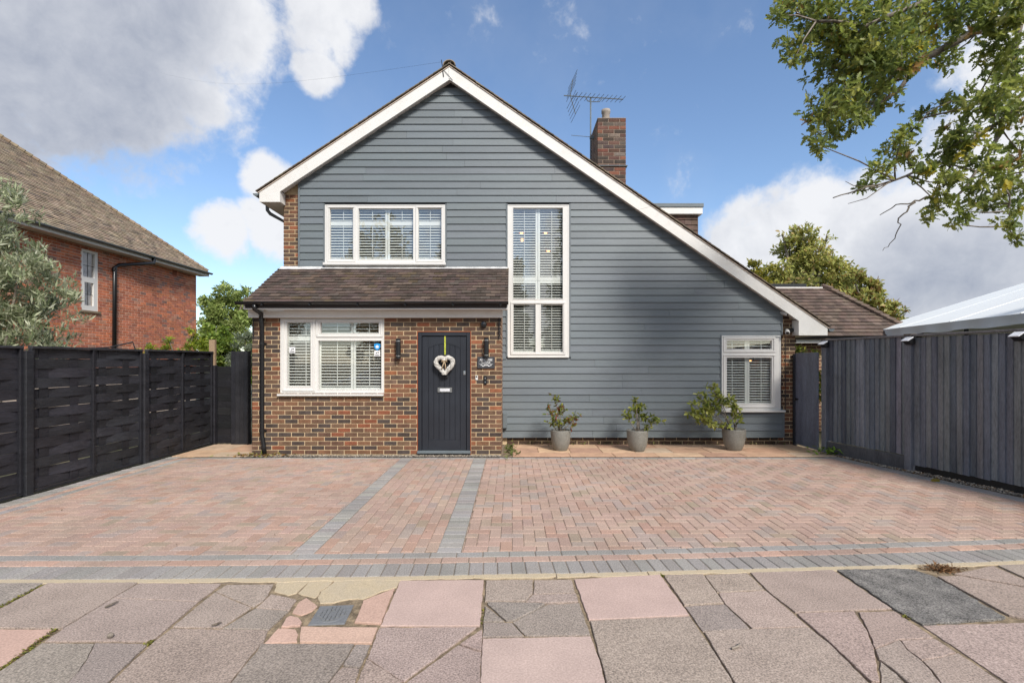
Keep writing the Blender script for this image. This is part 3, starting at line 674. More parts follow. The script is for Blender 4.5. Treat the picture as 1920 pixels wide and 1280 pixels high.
for cx_, cz_ in ((706, 662.5), (546, 656)):
    MB().box(PX(cx_)-.05, PX(cx_)+.05, yst, yst+.002, PZ(cz_)-.05, PZ(cz_)+.05).build('white_sticker', M['paperwhite'], wD)
    MB().prism([(PX(cx_)-.03, PZ(cz_)+.012), (PX(cx_)+.03, PZ(cz_)+.03), (PX(cx_)+.026, PZ(cz_)+.006), (PX(cx_), PZ(cz_)+.014), (PX(cx_)-.012, PZ(cz_)-.004)], yst-.001, yst-.0002, axis='y').build('camera_symbol', M['iron'], wD)
    for q in range(2): MB().box(PX(cx_)-.036, PX(cx_)+.036, yst-.001, yst-.0002, PZ(cz_)-.024-q*.016, PZ(cz_)-.016-q*.016).build('text_line', M['iron'], wD)
# pendant lamps lit inside
def pendant(px, py, Y, label, s=1.):
    x, z = X(px, Y), Z(py, Y); e = empty('pendant_lamp', (x, Y, z-.1*s), label, 'lamp', 'pendant lamps lit indoors')
    MB().lathe([(.02*s, .16*s), (.09*s, .06*s), (.1*s, .0)], 16, (x, Y, z)).build('lamp_shade', M['brass'], e, smooth=True)
    MB().lathe([(.001, -.05*s), (.03*s, -.035*s), (.035*s, 0), (.02*s, .04*s), (.001, .05*s)], 12, (x, Y, z)).build('bulb', M['bulb'], e, smooth=True)
    MB().tube([(x, Y, z+.15*s), (x, Y, z+.5)], .004, 5).build('flex', M['iron'], e)
pendant(978, 436, 10.6, 'upper left lit pendant lamp behind the tall window'); pendant(979, 449, 11.4, 'lower left lit pendant lamp behind the tall window')
pendant(1023, 436, 11.2, 'upper right lit pendant lamp behind the tall window'); pendant(1028, 470, 10.8, 'lower right lit pendant lamp behind the tall window')
pendant(606, 688, 10.2, 'lower lit copper lamp behind the porch window shutters', .9); pendant(616, 679, 10.8, 'upper lit copper lamp behind the porch window shutters', .9)
pendant(1406, 675, 10.6, 'lit lamp behind the small right-hand window', .9)

# -- porch
pw = MB()
for a, b, c, d in holes_cells(-4.43, -.186, 0, 2.42, [winD, door]): pw.box(a, b, YP+.007, YP+.2, c, d)
porch = pw.build('porch_wall', M['mortar'], house)
for a, b in ((-4.436, -4.24), (-.38, -.18)): MB().box(a, b, YP+.203, YM, 0, 2.45).build('porch_side_wall', M['sidebrick'], house)
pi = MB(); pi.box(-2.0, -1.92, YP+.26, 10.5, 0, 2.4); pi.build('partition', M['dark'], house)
pbr = brickrow(-4.436, -.18, .012, 2.36, [winD, (door[0]-.012, door[1]+.012, -1, door[3]+.012)])
pbr.sort(key=lambda q: -(q[1]-q[0])); stuffb = MB(); cache = {}
for i, (a, b, c, d) in enumerate(pbr):
    if i < 300:
        key = (round(b-a, 3), random.randrange(14))
        if key not in cache: cache[key] = MB().box(-(b-a)/2, (b-a)/2, 0, .05, -.0325, .0325, jit(pick(BR), .2), .005).mesh('brick')
        place('brick', cache[key], M['brick'], porch, ((a+b)/2, YP+random.uniform(-.002, .002), (c+d)/2), (random.uniform(-.01, .01), 0, random.uniform(-.004, .004)))
    else: stuffb.box(a, b, YP, YP+.05, c, d, jit(pick(BR)), .004)
if stuffb.v: stuffb.build('bricks', M['brick'], porch, kind='stuff')
# porch roof
EY, EZ, TY, TZ = 8.07, 2.555, 9.365, 3.375
pang = math.atan2(TZ-EZ, TY-EY); plen = math.hypot(TZ-EZ, TY-EY)
prb = MB(); prb.prism([(EY+.02, EZ-.03), (TY, TZ-.03), (TY, TZ-.1), (EY+.05, EZ-.09)], -4.41, -.085, axis='x'); 
proof = prb.build('porch_roof', M['iron'], house)
TC = [(4, (.085, .062, .052)), (3, (.073, .055, .047)), (2, (.10, .072, .058)), (1, (.06, .048, .043)), (.5, (.11, .083, .055))]
tmesh = [MB().box(-.081, .081, 0, .2, -.005, .006, jit(pick(TC), .22)).mesh('roof_tile') for _ in range(16)]
NR = 13; gauge = plen/NR; tiles = []
for r in range(NR):
    x = -4.43-(.083 if r % 2 else 0)
    while x < -.07:
        a, b = max(x, -4.43), min(x+.164, -.062); x += .166
        if b-a > .03: tiles.append((r, a, b))
stuf = MB(); cnt = 0
def proofpt(s): return (EY+math.cos(pang)*s, EZ+math.sin(pang)*s)
for r, a, b in tiles:
    yy, zz = proofpt(r*gauge-.02); tl = pang-R(8)+random.uniform(-.025, .025)
    if b-a > .16 and cnt < 300:
        cnt += 1; place('roof_tile', random.choice(tmesh), M['tile'], proof, ((a+b)/2, yy, zz+.024+random.uniform(-.003, .003)), (tl, random.uniform(-.016, .016), random.uniform(-.012, .012)))
    else:
        mt = Matrix.Translation((0, yy, zz+.024)) @ Matrix.Rotation(tl, 4, 'X'); stuf.box(a, b, 0, .2, -.005, .006, jit(pick(TC)), 0, mt)
stuf.build('roof_tiles', M['tile'], proof, kind='stuff')
fl = MB(); fl.prism([(TY-.1, TZ-.035), (TY-.005, TZ+.035), (TY+.004, TZ+.035), (TY+.004, TZ-.05)], -4.4, winA[0]-.05, axis='x'); fl.prism([(TY-.07, TZ-.02), (TY-.005, TZ+.03), (TY+.004, TZ+.03), (TY+.004, TZ-.05)], winA[0]-.05, -.085, axis='x')
fl.build('lead_flashing', M['lead'], proof)
fb = MB(); fb.box(-4.45, -.075, 8.115, 8.14, 2.455, 2.54, b=.003); fb.box(-4.45, -.075, 8.14, 8.30, 2.458, 2.47); fb.build('fascia', M['whitewood'], house)
fb = MB(); fb.box(-4.462, -.155, 8.29, YP-.004, 2.335, 2.456, b=.004); fb.build('beam', M['whitewood'], house)
def gutter(mb, y, z, xa, xb, r=.055):
    n = 8; P = [(y+r*math.cos(math.pi+math.pi*k/n), z+r*math.sin(math.pi+math.pi*k/n)*.9) for k in range(n+1)]
    Q = [(y+(r-.005)*math.cos(math.pi+math.pi*k/n), z+(r-.005)*math.sin(math.pi+math.pi*k/n)*.9) for k in range(n, -1, -1)]
    mb.prism(P+Q, xa, xb, axis='x'); mb.prism([(y+r*math.cos(math.pi+math.pi*k/n), z+r*math.sin(math.pi+math.pi*k/n)*.9) for k in range(n+1)], xa-.004, xa, axis='x')
gt = MB(); gutter(gt, 8.06, 2.575, -4.53, -.058)
for i in range(6): gt.box(-4.1+i*.78, -4.075+i*.78, 8.0, 8.115, 2.513, 2.535)
gt.build('gutter', M['black'], house)
dx = PX(494)
MB().tube([(dx, 8.06, 2.53), (dx, 8.07, 2.46), (dx, 8.29, 2.40), (dx, 8.285, 2.3), (dx, YP-.05, 2.2), (dx, YP-.05, .36), (dx+.03, YP-.05, .16), (dx+.05, YP-.06, .03)], .036, 12).build('downpipe', M['black'], house, smooth=True)
cl = MB()
for z in (1.9, .42): cl.tube([(dx, YP-.05, z-.02), (dx, YP-.05, z+.02)], .044, 12); cl.box(dx-.06, dx+.06, YP-.02, YP-.003, z-.012, z+.012)
cl.build('downpipe_bracket', M['black'], house)
for xx in (PX(476.5), PX(936)):                        # scrolled iron brackets under the beam
    b_ = MB(); b_.tube([(xx, YP-.03, 2.33), (xx, YP-.03, 1.98)], .009, 6)
    for q in range(5): b_.tube([(xx, YP-.03, 2.30-q*.06), (xx+.022, YP-.05, 2.285-q*.06), (xx, YP-.03, 2.26-q*.06)], .006, 5)
    b_.build('iron_bracket', M['iron'], house)
# -- front door
dr = empty('door', ((door[0]+door[1])/2, YP, 0), None, None); dr.parent = house; dr.location = Vector(dr.location)-WL[house]; dr['label'] = 'dark navy plank front door with arched panel'
sl = MB(); ring(sl, door[0]-.012, door[1]+.012, -.01, door[3]+.012, .014, YP+.006, YP+.03, b=0); sl.build('sealant_line', M['sealant'], dr)
fx0, fx1, fz = door[0]+.004, door[1]-.004, door[3]-.004
fr = MB(); fr.box(fx0, fx0+.062, YP+.012, YP+.1, .05, fz, b=.004); fr.box(fx1-.062, fx1, YP+.012, YP+.1, .05, fz, b=.004); fr.box(fx0+.062, fx1-.062, YP+.013, YP+.1, fz-.062, fz, b=.004); fr.build('door_frame', M['door'], dr)
MB().box(fx0-.01, fx1+.01, YP-.045, YP+.1, .028, .075, b=.008).build('threshold', M['greyplastic'], dr)
lx0, lx1, lz0, lz1 = fx0+.067, fx1-.067, .08, fz-.067; ydr = YP+.035
lf = MB(); lf.box(lx0, lx1, ydr+.016, ydr+.05, lz0, lz1); stw = .105
lf.box(lx0, lx0+stw, ydr, ydr+.015, lz0, lz1, b=.004); lf.box(lx1-stw, lx1, ydr, ydr+.015, lz0, lz1, b=.004); lf.box(lx0+stw, lx1-stw, ydr, ydr+.015, lz0, lz0+.17, b=.004)
w_ = lx1-lx0-2*stw; arch = [(lx0+stw+w_*t/10, lz1-.20+.075*math.sin(math.pi*t/10)) for t in range(11)]
lf.prism(arch+[(lx1-stw, lz1-.002), (lx0+stw, lz1-.002)], ydr+.0005, ydr+.015, axis='y'); lf.build('door_leaf', M['door'], dr)
for i in range(6):
    a = lx0+stw+w_*i/6
    MB().box(a+.003, a+w_/6-.003, ydr+.008, ydr+.0155, lz0+.17, lz1-.1, b=.004).build('plank', M['door'], dr)
lp = MB(); lx, lz = PX(833.5), PZ(731); lp.box(lx-.128, lx+.128, ydr-.008, ydr+.008, lz-.044, lz+.044, b=.006); lt = lp.build('letter_plate', M['chrome'], dr)
MB().box(lx-.085, lx+.085, ydr-.013, ydr-.006, lz-.024, lz+.022, b=.003).build('flap', M['silver'], lt)
lk = MB(); lk.lathe([(.001, 0), (.021, 0), (.021, .012), (.001, .014)], 14, (0, 0, 0)); lm = lk.mesh('lock', smooth=False)
for zz in (697.3, 700.6): place('lock', lm, M['chrome'], dr, (PX(870.5), ydr, PZ(zz)), (R(90), 0, 0))
kn = MB(); kz = PZ(666); kn.box(lx-.07, lx+.075, ydr-.03, ydr+.002, kz-.012, kz+.012, b=.004); kn.tube([(lx-.05, ydr-.02, kz), (lx-.045, ydr-.045, kz-.35), (lx+.05, ydr-.045, kz-.37), (lx+.06, ydr-.02, kz)], .009, 8); kn.box(lx-.07, lx+.05, ydr-.03, ydr+.002, PZ(708), PZ(705.5), b=.003)
kn.build('knocker', M['iron'], dr)
# -- wreath on the door
hx, hz, hy = PX(834), PZ(686), ydr-.075
def heart(t, s=1.):
    a = 16*math.sin(t)**3; b = 13*math.cos(t)-5*math.cos(2*t)-2*math.cos(3*t)-math.cos(4*t)
    return Vector((hx+a/16*.142*s, hy, hz+(b+2.5)/16*.158*s))
wr = empty('heart_wreath', (hx, hy, hz-.2), 'white wicker heart wreath hanging on the navy front door', 'wreath')
for k in range(26):
    ph = random.uniform(0, 6.28); tw = random.choice((5, 6, 7)); rr = .036*random.uniform(.6, 1.08); pts = []
    t0 = random.uniform(0, 6.28)
    for i in range(58):
        t = t0+i/57*math.pi*2*random.uniform(.995, 1); c = heart(t); d = (heart(t+.02)-heart(t-.02)); d = d.normalized() if d.length > 1e-6 else Vector((1, 0, 0))
        nrm = d.cross(Vector((0, 1, 0))); a = ph+tw*t
        pts.append(c+nrm*math.cos(a)*rr+Vector((0, 1, 0))*math.sin(a)*rr*.8)
    MB().tube(pts, .0052, 5).build('twig_strand', M['wicker'], wr, smooth=True)
MB().box(hx-.013, hx+.013, ydr-.006, ydr-.003, hz+.17, fz-.06).build('ribbon', M['ribbon'], wr)
MB().tube([(hx, ydr-.006, hz+.19), (hx, hy, hz+.13), (hx, hy, hz+.09)], .004, 5).build('string', M['hessian'], wr)
bw = MB()
for s in (-1, 1): bw.tube([(hx, hy-.03, hz+.085), (hx+s*.035, hy-.04, hz+.10), (hx+s*.05, hy-.035, hz+.075), (hx, hy-.03, hz+.08)], .008, 6); bw.tube([(hx, hy-.03, hz+.08), (hx+s*.02, hy-.035, hz+.02), (hx+s*.03-.012, hy-.03, hz-.05)], [.006, .01, .013], 6)
bw.build('bow', M['hessian'], wr, smooth=True)
# -- fittings on the porch front
def wall_light(px, pz, label):
    x = PX(px); z = PZ(pz); e = empty('wall_light', (x, YP-.07, z-.17), label, 'wall light', 'black cylinder wall lights beside the door')
    t = MB(); t.lathe([(.001, -.17), (.042, -.17), (.042, -.115), (.038, -.11), (.042, -.105), (.042, .105), (.038, .11), (.042, .115), (.042, .17), (.001, .17)], 20, (x, YP-.07, z)); t.build('body', M['black'], e, smooth=False)
    for s in (-1, 1): MB().lathe([(.0425, -.008), (.0445, -.006), (.0445, .006), (.0425, .008)], 20, (x, YP-.07, z+s*.125)).build('trim_ring', M['chrome'], e)
    MB().box(x-.03, x+.03, YP-.035, YP-.002, z-.05, z+.05, b=.004).build('mounting_plate', M['black'], e)
wall_light(748.5, 653.5, 'black cylindrical wall light left of the front door'); wall_light(912.5, 652, 'black cylindrical wall light above the name sign')
MB().lathe([(.001, 0), (.05, 0), (.055, .02), (.045, .05), (.001, .06)], 20).build('round_alarm', M['black'], None, origin=(0, 0, 0)); o = bpy.data.objects['round_alarm']; o.location = (PX(907), YP, PZ(608.5)); o.rotation_euler = (R(90), 0, 0); tag(o, 'small round black fitting high above the name sign', 'alarm')
sg = empty('name_sign', (PX(911.5), YP-.02, PZ(689)), 'small dark slate house name sign with white lettering by the door', 'sign')
sx, sz = PX(911.5), PZ(679.5)
MB().box(sx-.147, sx+.147, YP-.022, YP-.003, sz-.098, sz+.098, b=.004).build('plate', M['slate'], sg)
def text(s, x, z, y, size, m, parent, name='lettering', sxy=1.):
    cu = bpy.data.curves.new(name, 'FONT'); cu.body = s; cu.size = size; cu.align_x = 'CENTER'; cu.align_y = 'CENTER'; cu.extrude = .0012; cu.offset = .0002
    ob = bpy.data.objects.new('tmp', cu); COL.objects.link(ob); bpy.context.view_layer.update()
    me = bpy.data.meshes.new_from_object(ob.evaluated_get(bpy.context.evaluated_depsgraph_get())); bpy.data.objects.remove(ob)
    me.name = name; me.materials.clear(); o = place(name, me, m, parent, (x, y, z), (R(90), 0, 0)); o.scale = (sxy, 1, 1); return o
text('ASHCOMBE', sx, sz+.045, YP-.0245, .052, M['paperwhite'], sg, sxy=.80); text('LODGE', sx, sz+.003, YP-.0245, .05, M['paperwhite'], sg, sxy=.9)
fo = MB(); fo.box(sx-.115, sx+.115, YP-.0245, YP-.0225, sz-.028, sz-.0245)
for s in (-1, 1):
    fo.tube([(sx+s*t*.095, YP-.0235, sz-.053+.009*math.sin(t*9)) for t in [i/14 for i in range(15)]], [.0075*(1-.6*abs(i/14-.4)) for i in range(15)], 5)
fo.build('flourish', M['paperwhite'], sg)
db = empty('doorbell', (PX(910), YP-.02, PZ(719.5)), 'black video doorbell below the name sign', 'doorbell')
MB().box(PX(910)-.026, PX(910)+.026, YP-.026, YP-.002, PZ(720.5), PZ(704.5), b=.01).build('body', M['black'], db)
lm2 = MB().lathe([(.001, 0), (.013, 0), (.013, .004), (.001, .005)], 12).mesh('lens'); place('lens', lm2, M['chrome'], db, (PX(910), YP-.026, PZ(709)), (R(90), 0, 0)); place('button', lm2.copy(), M['greyplastic'], db, (PX(910), YP-.026, PZ(716)), (R(90), 0, 0)).data.materials[0] = M['greyplastic']
ks = empty('bell_push', (PX(893.7), YP-.012, PZ(712)), 'small cream bell push beside the door frame', 'bell push')
MB().box(PX(893.7)-.021, PX(893.7)+.021, YP-.014, YP-.002, PZ(712.3), PZ(703.5), b=.004).build('plate', M['white'], ks); MB().box(PX(893.7)-.011, PX(893.7)+.011, YP-.018, YP-.012, PZ(707.5), PZ(704.4), b=.002).build('button', M['iron'], ks)
mtr = MB(); mtr.box(-.178, -.09, YM-.16, YM-.05, .33, .62, b=.01); mtr.build('meter_box', M['greyplastic'], house)

# -- main roof
YB0, YB1 = 9.205, 9.235                                 # bargeboard faces
rs = MB(); rf = MB()
XL, XRr = -4.80, 5.97
def slabroof(mb, x0, z0, x1, z1, th, ya, yb): mb.prism([(x0, z0), (x1, z1), (x1, z1-th), (x0, z0-th)], ya, yb, axis='y')
slabroof(rs, XL, roofz(XL)-.03, AX, AZ-.03, .05, YB1+.002, 17.55); slabroof(rs, AX, AZ-.03, XRr, roofz(XRr)-.03, .05, YB1+.002, 17.55)
mroof = rs.build('main_roof', M['iron'], house)
rt = MB()
for side, xe, sl_ in ((-1, XL, SLL), (1, XRr, SLR)):
    L = abs(xe-AX)*math.hypot(1, sl_); n = int(L/.105); ang = math.atan(sl_)
    for i in range(n):
        d = L-(i*.105); cx_ = AX+side*d*math.cos(ang); cz_ = AZ-d*math.sin(ang)
        for kx in range(50):
            ya = 9.165+kx*.166-(.083 if i % 2 and kx else 0); yb = ya+.163 if not (i % 2 and kx == 0) else ya+.08
            mt = Matrix.Translation((cx_, 0, cz_+.006)) @ Matrix.Rotation(side*(ang-.045+random.uniform(-.015, .015)), 4, 'Y')
            if kx > 6 and kx % 10: continue
            if kx > 6: yb = ya+1.66
            xa, xb = (-.19, 0) if side > 0 else (0, .19)
            rt.box(xa, xb, ya+random.uniform(0, .006), yb, -.006, .006, jit(pick([(3, (.17, .135, .10)), (2, (.13, .105, .08)), (1, (.2, .16, .11))]), .2), 0, mt)
rt.build('roof_tiles', M['tile'], mroof, kind='stuff')
rd_ = []
for i in range(18):
    r_ = MB(); n = 8; ya = 9.15+i*.46; P = [(AX+.12*math.cos(math.pi*q/n), AZ-.045+.10*math.sin(math.pi*q/n)) for q in range(n+1)]; Q = [(AX+.105*math.cos(math.pi*q/n), AZ-.045+.085*math.sin(math.pi*q/n)) for q in range(n, -1, -1)]
    r_.prism(P+Q, ya, ya+.455, axis='y', col=jit((.2, .165, .125))); r_.build('ridge_tile', M['tile'], mroof)
uc = MB(); 
for s_, xe in ((1, XL+.03), (-1, XRr-.03)):
    slabroof(uc, min(xe, AX), roofz(min(xe, AX))-.036 if xe < AX else AZ-.036, max(xe, AX), (AZ if xe < AX else roofz(xe))-.036, .012, 9.19, YM)
uc.build('undercloak', M['mortar_red'], mroof)
bgl = [(AX-.001, 7.118), (-4.74, 4.768), (-4.74, 4.586), (-4.354, 4.586), (-4.354, 4.78), (AX-.001, 6.88)]
bgr = [(AX+.001, 7.118), (5.92, 2.228), (5.92, 2.085), (5.38, 2.085), (5.38, 2.359), (AX+.001, 6.88)]
def lerp2(p, q, t): return (p[0]+(q[0]-p[0])*t, p[1]+(q[1]-p[1])*t)
MB().prism(bgl, YB0, YB1, axis='y', inset=0).build('bargeboard', M['whitewood'], house)
t_ = .535; q0, q1 = lerp2(bgr[0], bgr[1], t_), lerp2(bgr[5], bgr[4], t_+.005)
MB().prism([bgr[0], q0, q1, bgr[5]], YB0, YB1, axis='y').build('bargeboard', M['whitewood'], house)
MB().prism([(q0[0]+.004, q0[1]-.003), bgr[1], bgr[2], bgr[3], bgr[4], (q1[0]+.004, q1[1]-.003)], YB0-.001, YB1, axis='y').build('bargeboard', M['whitewood'], house)
MB().box(AX-.012, AX+.012, YB0-.008, YB0-.001, 6.9, 7.1).build('apex_cover_strip', M['whitewood'], house)
so = MB()
so.prism([(AX, 6.93), (-4.354, 4.83), (-4.354, 4.815), (AX, 6.915)], YB1, YM-.04, axis='y'); so.prism([(AX, 6.93), (5.38, 2.409), (5.38, 2.394), (AX, 6.915)], YB1, YM-.04, axis='y')
so.box(-4.74, -4.354, YB1, YM+.1, 4.59, 4.605); so.box(-4.369, -4.354, YB1, YM, 4.606, 4.80); so.box(-4.74, -4.40, YM+.1, 17.5, 4.588, 4.60); so.box(-4.74, -4.725, YB1, 17.5, 4.606, 4.76); so.box(5.38, 5.92, YB1, 17.5, 2.09, 2.105); so.box(5.905, 5.92, YB1, 17.5, 2.106, 2.22)
so.box(5.38, 5.395, YB1, YM, 2.106, 2.38)
so.build('soffit', M['whitewood'], house)
g2 = MB()
for gxx, gzz in ((-4.80, 4.74), (5.985, 2.205)):
    n = 8; P = [(gxx+.055*math.cos(math.pi+math.pi*q/n), gzz+.05*math.sin(math.pi+math.pi*q/n)) for q in range(n+1)]; Q = [(gxx+.05*math.cos(math.pi+math.pi*q/n), gzz+.045*math.sin(math.pi+math.pi*q/n)) for q in range(n, -1, -1)]
    g2.prism(P+Q, 9.19, 17.4, axis='y'); g2.prism(P, 9.186, 9.19, axis='y')
g2.build('eaves_gutter', M['greyplastic'], house)
MB().tube([(-4.8, 9.62, 4.69), (-4.8, 9.63, 4.56), (-4.76, 9.66, 4.50), (-4.45, 9.9, 4.33), (-4.45, 9.9, 3.0)], .034, 10).build('swan_neck_pipe', M['greyplastic'], house, smooth=True)
# -- chimney
chx0, chx1, chy0, chy1, chz = 1.70, 2.265, 9.75, 10.52, 6.415
chm = MB().box(chx0+.006, chx1-.006, chy0+.006, chy1-.006, 4.0, chz-.004).build('chimney', M['mortar_dark'], house)
cb_ = MB(); CB = [(3, (.115, .062, .047)), (2, (.165, .068, .047)), (2.5, (.07, .05, .043)), (1, (.15, .115, .095)), (1, (.10, .08, .068))]
z = 4.4; r = 0
while z+.06 < chz:
    ex = .022 if chz-z < .16 else 0
    y_ = chz-z
    for (u0, u1, fn) in ((chx0, chx1, 0), (chy0, chy1, 1)):
        u = u0-(.1125 if r % 2 else 0)
        while u < u1:
            a, b = max(u, u0), min(u+.215, u1); u += .225
            if b-a < .03: continue
            c = jit(pick(CB), .25)
            if r % 2 and False: pass
            if fn == 0: cb_.box(a, b-.004, chy0, chy0+.03, z+.005, z+.069, c, .004); 
            else:
                cb_.box(chx0, chx0+.03, a+.005, b, z+.005, z+.069, jit((.2, .15, .12)), .004); cb_.box(chx1-.03, chx1, a+.005, b, z+.005, z+.069, c, .004)
    z += .075; r += 1
cb_.build('bricks', M['brick'], chm, kind='stuff')
MB().box(chx0-.002, chx1+.002, chy0-.002, chy1+.002, chz-.003, chz+.02, b=.008).build('capping', M['mortar_dark'], chm)
MB().lathe([(.09, 0), (.082, .1), (.078, .25), (.092, .27), (.092, .33), (.07, .33), (.06, .05)], 18, (X(1136, 10.1), 10.1, chz+.015)).build('chimney_pot', M['terracotta'], chm, smooth=True)
ls = MB(); lz_ = Z(311, chy0); ls.box(chx0-.015, chx1+.03, chy0-.02, chy1, lz_-.006, lz_+.008); ls.build('lead_tray', M['greyplastic'], chm)
# -- dormer
dm = MB(); dm.box(2.4, X(1306, 12), 12, 15, 3.0, Z(402, 12)); dorm = dm.build('dormer', M['sidebrick'], house)
dt = MB()
for i in range(9):
    z0 = Z(402, 12)-.13*(i+1)
    xx = 2.4
    while xx < X(1306, 12): dt.prism([(11.99, z0+.15), (11.965, z0), (11.975, z0), (12.0, z0+.15)], xx, min(xx+.162, X(1306, 12)+.02), axis='x', col=jit((.11, .07, .055), .25)); xx += .165
    dt.box(X(1306, 12)+.002, X(1306, 12)+.03, 11.98, 15, z0, z0+.13, jit((.11, .07, .055), .25))
dt.build('hanging_tiles', M['tile'], dorm, kind='stuff')
MB().box(2.3, X(1317, 11.9), 11.88, 15.1, Z(401.5, 11.9), Z(389.5, 11.9), b=.006).build('dormer_fascia', M['whitewood'], dorm); MB().box(2.3, X(1318.5, 11.9), 11.86, 15.1, Z(389, 11.9), Z(382, 11.9), b=.004).build('flat_roof_edge', M['greyplastic'], dorm)
# -- aerial on the chimney
ar = empty('television_aerial', (1.64, 10.2, 5.0), 'grey television aerial on a pole beside the brick chimney', 'aerial')
ax_, ay_ = X(1107.5, 10.2), 10.2; az_ = Z(183, 10.2)
MB().tube([(ax_, ay_, 5.0), (ax_, ay_, az_)], .016, 8).build('mast', M['greyplastic'], ar, smooth=True)
b0, b1 = Vector((X(1057, ay_), ay_-.02, Z(180.5, ay_))), Vector((X(1168, ay_), ay_-.02, Z(187.5, ay_)))
MB().tube([b0, b1], .011, 6).build('boom', M['greyplastic'], ar)
MB().tube([b0.lerp(b1, .37), b0.lerp(b1, .4)+Vector((0, 0, -.08)), (ax_, ay_, az_-.09), b0.lerp(b1, .6)+Vector((0, 0, -.08)), b0.lerp(b1, .65)], .009, 6).build('brace', M['greyplastic'], ar)
for i in range(12):
    p = b0.lerp(b1, .18+i*.0735); d = Vector((.05, -.16, .0))*(1-.02*i); MB().tube([p-d, p+d], .005, 5).build('director_rod', M['greyplastic'], ar)
for tip in ((1074, 149), (1079, 214)):
    q = Vector((X(tip[0], ay_), ay_, Z(tip[1], ay_))); s0 = b0.lerp(b1, .11); MB().tube([s0, q], .008, 6).build('reflector_arm', M['greyplastic'], ar)
    for i in range(5):
        p = s0.lerp(q, .2+i*.2); d = Vector((.07, -.2, .085)); MB().tube([p-d, p+d], .0045, 5).build('reflector_rod', M['greyplastic'], ar)
MB().tube([(ax_, ay_, Z(257, ay_)), (X(1070, ay_), ay_-.1, Z(258, ay_))], .006, 5).build('lower_boom', M['greyplastic'], ar); MB().box(ax_-.02, chx0+.002, ay_-.02, ay_+.02, Z(258, ay_)-.03, Z(258, ay_)+.03).build('bracket', M['greyplastic'], ar)
cbp = [(AX-.14, 9.19, Z(117, 9.2)), (-3.6, 12, 8.75), (-7.9, 17, 11.6), (-17.9, 25, 16.3)]
MB().tube([cbp[0]]+[Vector(cbp[0]).lerp(Vector(cbp[3]), t/10)-Vector((0, 0, .5*math.sin(math.pi*t/10))) for t in range(1, 11)], .0014, 5).build('overhead_cable', M['iron'], label='thin overhead cable leading left from the gable apex', cat='cable')
ab = MB(); ab.tube([(AX-.15, 9.195, 7.24), (AX-.11, 9.195, 6.93)], .008, 6); ab.tube([(AX-.13, 9.195, 7.08), (AX+.06, 9.195, 6.86)], .004, 5); ab.build('cable_bracket', M['iron'], house)
# -- cameras at the right corner
def cctv(px, py, label, s=1, dirx=.5):
    x, z = X(px, 9.33), Z(py, 9.33); e = empty('security_camera', (x, 9.33, z), label, 'security camera')
    d = Vector((-dirx, -1, -.35)).normalized()*.075*s; c = Vector((x, 9.30, z))
    MB().tube([c-d, c+d*.8, c+d], [.03*s, .032*s, .028*s], 14).build('body', M['white'], e, smooth=True); MB().tube([c+d*1.0, c+d*1.04], .024*s, 14).build('lens', M['black'], e); MB().tube([c-d*.2, c+Vector((.02, .06, .05)), c+Vector((.02, .12, .05))], .012, 8).build('bracket', M['white'], e)
cctv(1469, 588, 'white security camera under the lower end of the white bargeboard', 1.0, -.4); cctv(1474.5, 622, 'white floodlight camera on the brick corner above the right window', 1.25, .5)
fl2 = MB(); fl2.tube([(X(1482, 9.4), 9.42, Z(619, 9.4)), (X(1482, 9.4), 9.36, Z(619, 9.4))], .045, 14); fl2.tube([(X(1490, 9.4), 9.42, Z(618, 9.4)), (X(1490, 9.4), 9.36, Z(617, 9.4))], .03, 12); fl2.build('junction_box', M['black'], house)
MB().tube([(X(1472.5, 9.41), 9.405, Z(630, 9.41)), (X(1472.5, 9.41), 9.405, Z(770, 9.41))], .006, 6).build('cable', M['black'], house)

